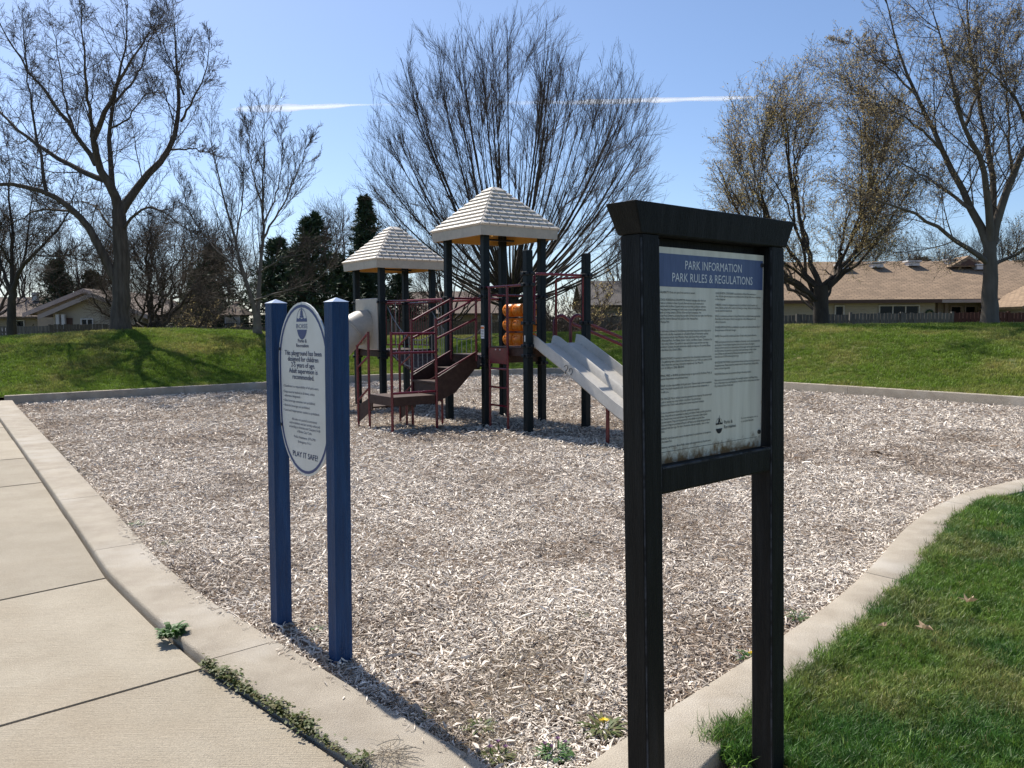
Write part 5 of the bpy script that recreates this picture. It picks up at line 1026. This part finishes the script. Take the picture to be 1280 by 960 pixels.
# roofs
def roof(ca, cb, z0, seen):
    hw = SS / 2 + .215; fh = .175; zt_ = z0 + fh; za = zt_ + .775; tip = .07; root = empty('roof', tuple(Q(ca, cb, z0))); root.parent = PS; root.location = Q(ca, cb, z0) - np.array(WORLD[PS])
    C = lambda da, db, z: Q(ca + da, cb + db, z)
    # fascia ring with slight batter
    mb = MB(); o1 = [(-1, -1), (1, -1), (1, 1), (-1, 1)]
    for k in range(4):
        (xa, ya), (xb_, yb) = o1[k], o1[(k + 1) % 4]; i = 1 - .03 / hw
        mb.hexa([C(xa * hw * .985, ya * hw * .985, z0), C(xb_ * hw * .985, yb * hw * .985, z0), C(xb_ * hw * i * .985, yb * hw * i * .985, z0), C(xa * hw * i * .985, ya * hw * i * .985, z0)], [C(xa * hw, ya * hw, zt_), C(xb_ * hw, yb * hw, zt_), C(xb_ * hw * i, yb * hw * i, zt_), C(xa * hw * i, ya * hw * i, zt_)])
    mb.build('fascia', 'beige_plastic', root)
    mb = MB(); A = [C(x * hw * .949, y * hw * .949, z0 + .004) for x, y in o1]; B = [C(x * hw * .955, y * hw * .955, zt_ - .01) for x, y in o1]; mb.add(A + B, [(k, (k + 1) % 4, 4 + (k + 1) % 4, 4 + k) for k in range(4)]); mb.build('glow_lining', 'roof_under_glow', root)  # ring added inside the fascia to carry the painted warm glow
    mb = MB(); A = [C(x * hw * .97, y * hw * .97, zt_ - .005) for x, y in o1]; B = [C(x * tip, y * tip, za - .02) for x, y in o1]; mb.add(A + B, [(k, (k + 1) % 4, 4 + (k + 1) % 4, 4 + k) for k in range(4)] + [(4, 5, 6, 7)]); mb.build('shell', 'roof_under_glow', root)
    mb = MB(); mb.hexa([C(x * (tip + .02), y * (tip + .02), za - .035) for x, y in o1], [C(x * tip * .7, y * tip * .7, za + .012) for x, y in o1]); mb.build('cap', 'roof_plastic', root, bevel=.006)
    # a cross bar fixing the roof to the posts
    mb = MB(); mb.box(C(.1, 0, z0 + .02), SS * .55, .05, .03, E1); mb.build('cross_bar', 'clamp', root)
    nrow = 10; rest = MB()
    for k in range(4):
        (xa, ya), (xb_, yb) = o1[k], o1[(k + 1) % 4]; dirv = np.array([xb_ - xa, yb - ya]) / 2.0; nrm = np.array([dirv[1], -dirv[0]])
        def S(x, t, lift):                       # x along the eave (-1..1 of local width in metres), t up the slope 0..1
            r_ = hw + (tip - hw) * t; z = zt_ + (za - zt_) * t; sl = math.hypot(hw - tip, za - zt_); nl = np.array([nrm[0] * (za - zt_) / sl, nrm[1] * (za - zt_) / sl]); nzv = (hw - tip) / sl
            q = dirv * x + nrm * r_ + nl * lift; return C(q[0], q[1], z + nzv * lift)
        for r_ in range(nrow):
            t0, t1 = r_ / nrow, (r_ + 1) / nrow; w0 = hw + (tip - hw) * t0 + .012; w1 = hw + (tip - hw) * t1 + .006; sw = .186; x = -w0 - (sw * .5 if r_ % 2 else sw * .12)
            while x < w0:
                l0, l1 = max(x + .008, -w0), min(x + sw - .008, w0); m0, m1 = max(x + .008, -w1), min(x + sw - .008, w1); x += sw
                if l1 - l0 < .012: continue
                if m1 < m0: m0 = m1 = max(min((l0 + l1) / 2, w1), -w1); m1 += .003
                th0, th1 = .042, .006; ov = t1 + .012
                bot = [S(l0, t0 - .012, .002), S(l1, t0 - .012, .002), S(m1, ov, -.002), S(m0, ov, -.002)]; top = [S(l0 + .003, t0 - .010, th0), S(l1 - .003, t0 - .010, th0), S(m1, ov, th1), S(m0, ov, th1)]
                mb = MB() if k in seen else rest; mb.hexa(bot, top)
                if k in seen: mb.build('shingle', 'roof_plastic', root)
    tag(rest.build('shingles', 'roof_plastic', root), kind='stuff')
roof(SS / 2, SS / 2, 3.155, (0, 3)); roof(SS / 2, (b2 + b3) / 2, 2.83, (0, 3))
# ---- stairs: lower flight, turning platform, upper flight to the big deck
PLZ, wS, bN = .435, .85, .20; bFf = bN + wS; aA = -.893
def railset(pts, r, mat='maroon', name='handrail', parent=PS): mb = MB(); mb.tube(pts, r, 8); return mb.build(name, mat, parent, smooth_=True)
st_ = empty('staircase', tuple(Q(aA, bN, gz(aA, bN)))); st_.parent = PS; st_.location = Q(aA, bN, gz(aA, bN)) - np.array(WORLD[PS])
mb = MB(); c = Q(aA - wS / 2, bN + wS / 2, PLZ - .012); mb.box(c, wS, wS, .024, E1); mb.build('platform', 'brown_deck', st_)
for a, b, la, lb in ((aA - wS / 2, bN + .006, wS, .02), (aA - wS + .006, bN + wS / 2, .02, wS)):
    mb = MB(); mb.box(Q(a, b, PLZ - .075), la, lb, .145, E1); mb.build('platform_skirt', 'brown_deck', st_)
for k in range(2):
    z = PLZ + (DA - PLZ) * (k + 1) / 3; mb = MB(); mb.box(Q(aA + .22 + .45 * k, bN + wS / 2, z - .015), .47, wS - .02, .03, E1); mb.build('tread', 'brown_deck', st_, bevel=.004)
for k in range(3):
    z0_, z1_ = PLZ + (DA - PLZ) * k / 3, PLZ + (DA - PLZ) * (k + 1) / 3; mb = MB(); mb.box(Q(aA + .02 + .445 * k, bN + wS / 2, (z0_ + z1_) / 2 - .02), .015, wS - .03, z1_ - z0_ - .03, E1); mb.build('riser', 'brown_deck', st_)
for b in (bN - .012, bFf - .008):                  # stringers
    mb = MB(); mb.prism([Q(aA + .02, b, PLZ - .12), Q(aA + .38, b, PLZ + .02), Q(-.06, b, DA - .20), Q(-.06, b, DA + .06), Q(aA + .02, b, PLZ + .30)], (E2[0] * .02, E2[1] * .02, 0)); mb.build('stringer', 'brown_deck', st_)
    railset([Q(aA, b, PLZ + .33), Q(-.04, b, DA + .075)], .017, parent=st_, name='handrail')
    for za_, zb_ in ((1.70, 2.10), (1.39, 1.74)): railset([Q(aA, b, za_), Q(aA + .05, b, za_ + .02), Q(-.06, b, zb_)], .021, parent=st_)
    mb = MB(); g0 = gz(aA, b); mb.tube([Q(aA, b, g0 - .05), Q(aA, b, 1.735)], .024, 10); mb.build('rail_post', 'maroon', st_, smooth_=True)
    mb = MB(); mb.tube([Q(-.075, b, DA - .1), Q(-.075, b, 2.12)], .022, 10); mb.build('rail_post', 'maroon', st_, smooth_=True)
# railing on the near side of the platform
aB = aA - wS; g0 = gz(aB, bN)
mb = MB(); mb.tube([Q(aB, bN - .012, g0 - .05), Q(aB, bN - .012, 1.52)], .024, 10); mb.build('rail_post', 'maroon', st_, smooth_=True)
for z in (1.49, 1.17, .50): railset([Q(aB, bN - .012, z), Q(aA, bN - .012, z)], .020, parent=st_)
# lower flight descends away from us at the far side of the platform
ru = .45
mb = MB(); mb.box(Q(aA - wS / 2, bFf + ru / 2 - .02, .20), wS - .02, ru - .04, .03, E1); mb.build('tread', 'brown_deck', st_)
for a in (aA - .006, aB + .006):
    ga = gz(a, bFf); mb = MB(); mb.prism([Q(a, bFf - .1, PLZ - .02), Q(a, bFf - .1, PLZ - .26), Q(a, bFf + ru, ga + .08), Q(a, bFf + ru, .20)], (E1[0] * .02, E1[1] * .02, 0)); mb.build('stringer', 'brown_deck', st_)
    b_ = bFf + ru; mb = MB(); mb.tube([Q(a, b_, gz(a, b_) - .05), Q(a, b_, 1.28)], .023, 10); mb.build('rail_post', 'maroon', st_, smooth_=True)
    if a < aA - .3: mb = MB(); mb.tube([Q(a, bFf, gz(a, bFf) - .05), Q(a, bFf, 1.52)], .023, 10); mb.build('rail_post', 'maroon', st_, smooth_=True)
    for za_, zb_ in ((1.50, 1.26), (1.10, .88), (.55, .30)): railset([Q(a, bFf, za_), Q(a, b_, zb_)], .018, parent=st_)
mb = MB(); sb = bFf - .25; mb.tube([Q(-.42, sb, gz(-.42, sb) - .05), Q(-.42, sb, .82)], .022, 8); mb.build('stair_leg', 'maroon', st_, smooth_=True)
mb = MB(); mb.prism([Q(-.44, sb, .76), Q(-.80, sb, .60), Q(-.80, sb, .52), Q(-.44, sb, .24)], (E2[0] * .012, E2[1] * .012, 0)); mb.build('gusset', 'maroon', st_)
mb = MB(); sb = bN + .12; mb.tube([Q(aA - .18, bFf - .12, gz(aA, bFf) - .05), Q(aA - .18, bFf - .12, PLZ - .03)], .022, 8); mb.build('stair_leg', 'maroon', st_, smooth_=True)
# ---- ladder between the two near posts of the slide deck
lad = empty('ladder', tuple(Q(-.03, -SS / 2, gz(0, -SS / 2)))); lad.parent = PS; lad.location = Q(-.03, -SS / 2, gz(0, -SS / 2)) - np.array(WORLD[PS])
for b in (-.20, -.73):
    mb = MB(); mb.tube([Q(-.05, b, gz(-.05, b) - .05), Q(-.05, b, 2.27)], .022, 10); mb.build('upright', 'maroon', lad, smooth_=True)
for z in (.88, .56, .25): mb = MB(); mb.tube([Q(-.05, -.20, z), Q(-.05, -.73, z)], .018, 8); mb.build('rung', 'maroon', lad, smooth_=True)
mb = MB(); mb.box(Q(-.055, -.465, 1.10), .014, .53, .27, E1); mb.build('kick_panel', 'maroon', lad)
for b in (-.40, -.53): mb = MB(); mb.tube([Q(-.06, b, 1.205), Q(-.07, b, 1.205)], .012, 8); mb.build('bolt', 'vent_metal', lad)
mb = MB(); mb.tube([Q(-.02, 0, 2.27), Q(-.02, -SS, 2.27)], .022, 8); mb.build('top_bar', 'maroon', lad, smooth_=True)
# ---- guard rails
def guard(a0, b0, a1, b1, ztop_, zbot, n, name='guard_rail'):
    mb = MB(); p, q = Q(a0, b0), Q(a1, b1); mb.tube([(*p[:2], ztop_), (*q[:2], ztop_)], .022, 8); root = mb.build(name, 'maroon', PS, smooth_=True); mb = MB(); mb.tube([(*p[:2], zbot), (*q[:2], zbot)], .016, 8); mb.build('lower_bar', 'maroon', root, smooth_=True)
    for k in range(1, n):
        t = k / n; c = p * (1 - t) + q * t; mb = MB(); mb.tube([(*c[:2], zbot), (*c[:2], ztop_)], .011, 6); mb.build('bar', 'maroon', root, smooth_=True)
    return root
guard(SS, b2 + .06, SS, b3 - .06, 2.12, DA + .08, 10); guard(.06, b3, SS - .06, b3, 2.12, DA + .08, 10)
mb = MB(); mb.tube([Q(.06, SS, 2.12), Q(SS - .06, SS, 2.12)], .020, 8); mb.build('top_bar', 'maroon', PS, smooth_=True)
mb = MB(); mb.tube([Q(.06, 0, 2.14), Q(SS - .06, 0, 2.14)], .020, 8); mb.build('top_bar', 'maroon', PS, smooth_=True)
# hoops round the slide entrance and the side exit
def hoop(p, q, z0_, z1_, r=.022, name='entrance_hoop'):
    p, q = np.array(p), np.array(q); d = (q - p); mb = MB(); mb.tube([p + (0, 0, z0_), p + (0, 0, z1_ - .03), p + d * .03 + (0, 0, z1_), q - d * .03 + (0, 0, z1_), q + (0, 0, z1_ - .03), q + (0, 0, z0_)], r, 8); return mb.build(name, 'maroon', PS, smooth_=True)
hoop(Q(.13, -SS), Q(SS - .06, -SS), DB + .38, 2.45); hoop(Q(SS, -SS + .09), Q(SS, -.42), DB, 2.43)
for z in (DB + .40,):
    for a0, a1 in ((.0, .13), (SS - .06, SS)): mb = MB(); mb.tube([Q(a0, -SS, z), Q(a1, -SS, z)], .018, 8); mb.build('stub_rail', 'maroon', PS, smooth_=True)
# arched handrails of the climber leaving the side of the slide deck
for b in (-.34, -.80):
    pts = [Q(SS + .02, b, DB - .05)] + [Q(SS + .02 + .16 * (1 - math.cos(t)), b, DB + .36 + .17 * math.sin(t)) for t in np.linspace(0, 2.1, 9)] + [Q(SS + .02 + d, b, DB + .42 - .33 * (d - .3)) for d in (.45, .8, 1.3, 1.8)] + [Q(SS + 2.05, b, .75), Q(SS + 2.22, b, .35), Q(SS + 2.28, b, -.25)]
    mb = MB(); mb.tube(pts, .032, 10); mb.build('arched_rail', 'maroon', PS, smooth_=True)
for d, z in ((.6, .98), (1.0, .80), (1.4, .60), (1.8, .38)): mb = MB(); mb.tube([Q(SS + d, -.34, z), Q(SS + d, -.80, z)], .018, 8); mb.build('climber_rung', 'maroon', PS, smooth_=True)
# ---- noughts-and-crosses barrels at the back of the big deck
gm = empty('game_panel', tuple(Q(SS, SS / 2, DA))); gm.parent = PS; gm.location = Q(SS, SS / 2, DA) - np.array(WORLD[PS])
for zc_ in (1.345, 1.62, 1.895):
    mb = MB(); mb.tube([Q(SS - .02, .08, zc_), Q(SS - .02, SS - .08, zc_)], .014, 6); mb.build('spindle', 'clamp', gm)
    for k in range(3):
        b0 = .17 + k * .31; prof = [(0, .05), (.012, .105), (.04, .126), (.255, .126), (.283, .105), (.295, .05)]; mb = MB(); mb.tube([Q(SS - .02, b0 + x, zc_) for x, _ in prof], [r for _, r in prof], 18); br = mb.build('game_barrel', 'orange_plastic', gm, smooth_=True)
        cc = Q(SS - .02, b0 + .147, zc_) - np.array([E1[0] * .122, E1[1] * .122, 0]); mb = MB(); mb.tube([cc + np.array([E2[0] * .075 * math.cos(t), E2[1] * .075 * math.cos(t), .075 * math.sin(t)]) for t in np.linspace(0, 2 * math.pi, 17)], .009, 5); mb.build('raised_ring', 'orange_plastic', br, smooth_=True)
for b in (.10, SS - .10): mb = MB(); mb.tube([Q(SS - .02, b, DA), Q(SS - .02, b, 2.12)], .018, 8); mb.build('frame_bar', 'clamp', gm)
# ---- double slide
sl = empty('double_slide', tuple(Q(.6, -SS - 1, gz(.6, -SS - 1)))); sl.parent = PS; sl.location = Q(.6, -SS - 1, gz(.6, -SS - 1)) - np.array(WORLD[PS])
prof_l = [(-.06, 1.345), (.04, 1.335), (.13, 1.305), (.24, 1.25), (.7, 1.03), (1.2, .78), (1.7, .525), (2.0, .375), (2.2, .29), (2.4, .235), (2.62, .21)]    # distance along, bed height
K = len(prof_l); secs = []
kk = [.055, .085, .10, .13, .52, .555, .585, .615, .65, 1.04, 1.07, 1.085, 1.115]; hh = [.0, .165, .165, .02, .02, .125, .15, .125, .02, .02, .165, .165, .0]
V = []
for l, z in prof_l:
    f_ = 1.0 if l < 2.3 else .8
    for a, h_ in zip(kk, hh): V.append(Q(a, -SS - l, z - .05 + h_ * f_))
    for a in (1.085, .085): V.append(Q(a, -SS - l, z - .085))
m_ = len(kk) + 2; F = [(i * m_ + j, i * m_ + (j + 1) % m_, (i + 1) * m_ + (j + 1) % m_, (i + 1) * m_ + j) for i in range(K - 1) for j in range(m_)] + [tuple(range(m_ - 1, -1, -1)), tuple((K - 1) * m_ + j for j in range(m_))]
mb = MB(); mb.add(V, F); mb.build('slide_bed', 'slide_plastic', sl, smooth_=True)
for a in (.18, .98): mb = MB(); mb.tube([Q(a, -SS - 1.72, gz(a, -SS - 1.72) - .05), Q(a, -SS - 1.72, .43)], .030, 10); mb.build('slide_leg', 'maroon', sl, smooth_=True)
# marker scrawl on the slide's side
mb = MB(); f0 = lambda x, z: Q(.0525, -SS - x, z)
for pts in ([(.86, .97), (.90, 1.00), (.95, .985), (.94, .94), (.90, .91), (.89, .86)], [(.97, .90), (1.0, .95), (1.05, .95), (1.06, .90), (1.03, .86), (1.0, .85)]): mb.tube([f0(*p) for p in pts], .005, 5)
mb.build('scrawl', 'clamp', sl)
# ---- tube slide
tb = empty('tube_slide', tuple(Q(-.8, (b2 + b3) / 2, gz(-.8, (b2 + b3) / 2)))); tb.parent = PS; tb.location = Q(-.8, (b2 + b3) / 2, gz(-.8, (b2 + b3) / 2)) - np.array(WORLD[PS]); bc = (b2 + b3) / 2
mb = MB(); mb.box(Q(-.045, bc, 1.655), .06, SS - .16, 1.10, E1); mb.build('entry_panel', 'beige_plastic', tb, bevel=.02)
path = [(-.06, 1.62), (-.22, 1.60), (-.42, 1.50), (-.62, 1.34), (-.85, 1.12), (-1.05, .92), (-1.25, .72), (-1.42, .57), (-1.55, .48), (-1.68, .42)]
mb = MB(); mb.tube([Q(a, bc, z) for a, z in path], .345, 24, cap=False); mb.tube([Q(a, bc, z) for a, z in path[::-1]], .33, 24, cap=False); mb.build('tube', 'beige_plastic', tb, smooth_=True)
for i_ in (2, 6):
    p, q = np.array(path[i_]), np.array(path[i_ + 1]); d = (q - p) / np.linalg.norm(q - p)
    for s in (-.032, .004):
        a = p + d * s; c = a + d * .026; mb = MB(); mb.tube([Q(a[0], bc, a[1]), Q(c[0], bc, c[1])], .378, 24); mb.build('joint_flange', 'beige_plastic', tb, smooth_=True)
mb = MB(); mb.tube([Q(-1.25, bc, gz(-1.25, bc) - .1), Q(-1.25, bc, .42)], .035, 10); mb.build('tube_leg', 'maroon', tb, smooth_=True)
# ---- sagging chain bridge between the towers
bd = empty('bridge', tuple(Q(SS / 2, SS + LB / 2, gz(SS / 2, SS + LB / 2)))); bd.parent = PS; bd.location = Q(SS / 2, SS + LB / 2, gz(SS / 2, SS + LB / 2)) - np.array(WORLD[PS])
sag = lambda t: DA - .03 - .36 * (1 - (2 * t - 1) ** 2)
npl = 13
for k in range(npl):
    t0, t1 = (k + .06) / npl, (k + .94) / npl; z0_, z1_ = sag(t0), sag(t1); B0, B1 = SS + .06 + (LB - .12) * t0, SS + .06 + (LB - .12) * t1
    mb = MB(); mb.hexa([Q(.16, B0, z0_ - .05), Q(SS - .16, B0, z0_ - .05), Q(SS - .16, B1, z1_ - .05), Q(.16, B1, z1_ - .05)], [Q(.16, B0, z0_), Q(SS - .16, B0, z0_), Q(SS - .16, B1, z1_), Q(.16, B1, z1_)]); mb.build('plank', 'brown_deck', bd)
for a in (.10, SS - .10):
    mb = MB(); mb.tube([Q(a, SS, 2.11), Q(a, b2, 2.13)], .024, 8); mb.build('top_rail', 'maroon', bd, smooth_=True)
    for off_ in (.05, .62):                         # hand chain and kick chain follow the sag
        pts = [Q(a, SS + .06 + (LB - .12) * t, sag(t) + off_ + .33 * ((2 * t - 1) ** 2 if off_ > .3 else 0)) for t in np.linspace(0, 1, 25)]; mb = MB(); mb.tube(pts, .011, 5); mb.build('chain', 'chain', bd)
    for k in range(1, 14):
        t = k / 14; p = Q(a, SS + .06 + (LB - .12) * t); mb = MB(); mb.tube([(*p[:2], sag(t)), (*p[:2], 2.10)] if k in (2, 12) else [(*p[:2], sag(t)), (*p[:2], sag(t) + .62 + .33 * (2 * t - 1) ** 2)], .008, 5); mb.build('hanger', 'chain', bd)
# ---- warning labels
lb_ = MB(); w0_ = -.066
def sticker(pk, z, wd, ht, off, head):
    a, b, _ = POSTS[pk]; mb = MB(); c = Q(a - .0655, b + off, z); mb.box(c, .002, wd, ht, E1); s = mb.build('label_plate', 'print_white', PO[pk])
    if head:
        mb = MB(); c = Q(a - .0670, b + off, z + ht * .33); mb.box(c, .0016, wd * .9, ht * .17, E1); mb.build('label_header', 'label_orange', s)
        for k in range(5): mb = MB(); c = Q(a - .0670, b + off - wd * .04 * (k % 2), z + ht * (.14 - .12 * k)); mb.box(c, .0016, wd * (.8 - .08 * (k % 2)), ht * .035, E1); mb.build('label_line', 'print_black', s)
sticker('P6', 1.50, .105, .225, 0, True); sticker('P9', 1.40, .022, .10, .0, False)
# ================================================================== SMALL PLANTS AND LITTER
def weed(name, loc, rad, n, lw, ll, mat, label, cat='plant', up=.45, seed=0, flower=None, group='weeds around the kerb', lobes=False):
    r = random.Random(seed); t = empty(name, loc, label, cat, group); V = []; F = []
    for k in range(n):
        a = r.uniform(0, 6.283); d = rad * math.sqrt(r.random()) * .55; x0, y0 = loc[0] + d * math.cos(a), loc[1] + d * math.sin(a); b = a + r.uniform(-.6, .6); L = ll * r.uniform(.5, 1.15); w_ = lw * r.uniform(.6, 1.2); e = up * r.uniform(.3, 1.6)
        z0 = loc[2] + r.uniform(0, .02) * up; dx, dy = math.cos(b), math.sin(b); sx, sy = -dy * w_ / 2, dx * w_ / 2; m = 6 if lobes else 4; q = len(V)
        for i in range(m):
            s = i / (m - 1); ww = (.35 + .65 * math.sin(math.pi * min(s * 1.1, 1))) * (1 - s * .15) * (1.25 if (lobes and i % 2) else .8 if lobes else 1); ww = .04 if i == m - 1 else ww; z = z0 + L * (e * s - .75 * e * s * s)
            V += [(x0 + dx * L * s + sx * ww, y0 + dy * L * s + sy * ww, z + .004), (x0 + dx * L * s - sx * ww, y0 + dy * L * s - sy * ww, z + .004)]
        F += [(q + 2 * i, q + 2 * i + 1, q + 2 * i + 3, q + 2 * i + 2) for i in range(m - 1)]
    mb = MB(); mb.add(V, F); mb.build('leaves', mat, t)
    for fx, fy, fh, fr, fm in flower or []:
        c = np.array(loc) + (fx, fy, 0); mb = MB(); mb.tube([c, c + (.003, 0, fh)], .0025, 5); mb.build('stem', 'weed', t); mb = MB()
        for k in range(46):
            a = r.uniform(0, 6.283); q = fr * math.sqrt(r.random()); p = c + (q * math.cos(a), q * math.sin(a), fh + .004 * (1 - q / fr)); l_ = fr * .55; mb.add([p + (-math.sin(a) * .0025, math.cos(a) * .0025, 0), p + (math.sin(a) * .0025, -math.cos(a) * .0025, 0), p + (math.cos(a) * l_, math.sin(a) * l_, .006)], [(0, 1, 2)])
        mb.build('flower', fm, t)
    return t
def G3(px, py, z=None):
    p = gp(px, py, -.04 if z is None else z)
    if z is None: p[2] = chip_z(p[0], p[1])
    return tuple(float(v) for v in p)
weed('leafy_weed', G3(214, 797, -.02), .07, 120, .022, .065, 'weed', 'bright green leafy weed in the joint between footpath and kerb', seed=1, up=1.3, lobes=True)
weed('chip_weed', G3(170, 652), .10, 46, .010, .07, 'weed', 'larger flat weed in the chips nearest the left kerb bend', seed=2)
weed('chip_weed', G3(211, 677), .085, 36, .010, .065, 'weed_dark', 'darker flat weed in the chips below its larger neighbour', seed=3)
weed('chip_weed', G3(728, 772), .04, 26, .009, .05, 'weed_dark', 'tiny dark weed alone in the middle of the chips', seed=4)
weed('chip_weed', G3(996, 775), .05, 44, .006, .08, 'weed', 'grassy weed just right of the right sign post by the kerb', seed=5, up=.8)
weed('dandelion', G3(754, 913), .075, 60, .014, .085, 'weed_dark', 'dandelion with a yellow flower left of the black sign', seed=6, up=.8, lobes=True, flower=[(.003, -.002, .05, .016, 'dandelion_yellow')])
weed('dandelion', G3(936, 828), .05, 40, .011, .065, 'weed', 'dandelion with a yellow flower beside the right sign post', seed=7, up=.8, lobes=True, flower=[(.012, .0, .045, .013, 'dandelion_yellow')])
weed('chip_weed', G3(398, 790), .045, 22, .008, .05, 'weed', 'small sparse weed between the two blue posts', seed=8)
weed('chip_weed', G3(528, 893), .035, 22, .010, .05, 'weed', 'small weed by the kerb below the blue posts', seed=9)
weed('chip_weed', G3(600, 913), .085, 50, .010, .06, 'weed_dark', 'low weed tangled in straw near the kerb corner', seed=10, up=.7)
weed('flowering_weed', G3(622, 948), .07, 60, .012, .05, 'weed_dark', 'purple-flowered weed in the left of the kerb corner', seed=11, up=.9, flower=[(.03, .01, .05, .008, 'nettle_purple'), (-.03, .0, .055, .008, 'nettle_purple'), (.0, .03, .06, .007, 'nettle_purple')])
weed('flowering_weed', G3(694, 946), .085, 90, .012, .05, 'weed', 'purple-flowered weed in the right of the kerb corner', seed=12, up=.9, flower=[(.04, .01, .055, .008, 'nettle_purple'), (-.04, .01, .05, .008, 'nettle_purple'), (.01, .03, .06, .008, 'nettle_purple'), (-.015, -.02, .055, .007, 'nettle_purple')])
# weeds crowding the joint between the kerb and the footpath
r = random.Random(5); V = []; F = []
P0, P1 = np.array(G3(262, 829, -.03)), np.array(G3(468, 957, -.03))
for k in range(5200):
    t = r.random(); den = .35 + .65 * abs(math.sin(t * 19 + 1.3) * math.sin(t * 7 + .4)); 
    if r.random() > den: continue
    c = P0 * (1 - t) + P1 * t; sp_ = .010 + .016 * den; c = c + np.array([r.gauss(-.024, sp_) * .75, r.gauss(-.024, sp_) * .75, .006 + abs(r.gauss(0, .024)) * den]); a = r.uniform(0, 6.283); s = r.uniform(.005, .0125); d = np.array([math.cos(a), math.sin(a), r.uniform(-.4, .7)]) * s; e = np.array([-math.sin(a), math.cos(a), r.uniform(-.4, .4)]) * s * .8
    q = len(V); V += [c - d, c - e * .9 + d * .1, c + d, c + e * .9 + d * .1]; F.append((q, q + 1, q + 2, q + 3))
mb = MB(); mb.add(V, F); tag(mb.build('joint_weeds', 'weed_dark'), 'low bronze green weeds filling the kerb joint', 'weeds', kind='stuff')
# dry straw: a wisp on the kerb and a tangle in the kerb corner
def straw(name, spots, n, label, seed):
    r = random.Random(seed); mb = MB()
    for _ in range(n):
        cx, cy, cz, sd = r.choice(spots); x, y = cx + r.gauss(0, sd), cy + r.gauss(0, sd); a = r.uniform(0, 6.283); L = r.uniform(.03, .11); b = r.uniform(-.9, .9); pts = []
        for i in range(4): s = i / 3; pts.append((x + math.cos(a + b * s) * L * s, y + math.sin(a + b * s) * L * s, cz + .008 + .02 * math.sin(math.pi * s) * r.random() + .008 * r.random()))
        mb.tube(pts, r.uniform(.0007, .0014), 3, cap=False)
    tag(mb.build(name, 'straw'), label, 'straw', kind='stuff')
c = G3(487, 950, 0.0); straw('straw_wisp', [(c[0], c[1], 0, .035)], 70, 'wisp of dry straw lying on the left kerb', 1)
straw('dry_straw', [(*G3(px, py), sd) for px, py, sd in ((545, 890, .08), (600, 880, .12), (640, 860, .14), (690, 870, .12), (570, 915, .08), (650, 830, .16), (620, 935, .06), (700, 800, .16))], 1500, 'tangled dry straw among the chips near the kerb corner', 2)
# fallen leaves on the near lawn
for k, (px, py, s, lab) in enumerate(((1211, 752, .046, 'palest curled dry leaf on the lawn at the right'), (1156, 786, .040, 'curled brown dry leaf on the lawn'), (1105, 783, .022, 'tiny dry leaf on the lawn near the kerb'))):
    c = np.array(G3(px, py, .03)); r = random.Random(k + 3); n = 11; mb = MB(); V = [c + (0, 0, .0)]
    for i in range(n): a = 2 * math.pi * i / n; q = s * (1.25 if i % 2 else .6) * r.uniform(.8, 1.15); V.append(c + (q * math.cos(a), q * math.sin(a), s * r.uniform(.1, .9)))
    mb.add(V, [(0, 1 + i, 1 + (i + 1) % n) for i in range(n)]); o = mb.build('dry_leaf', 'dry_leaf', origin=tuple(c)); tag(o, lab, 'leaf', 'fallen leaves on the lawn')
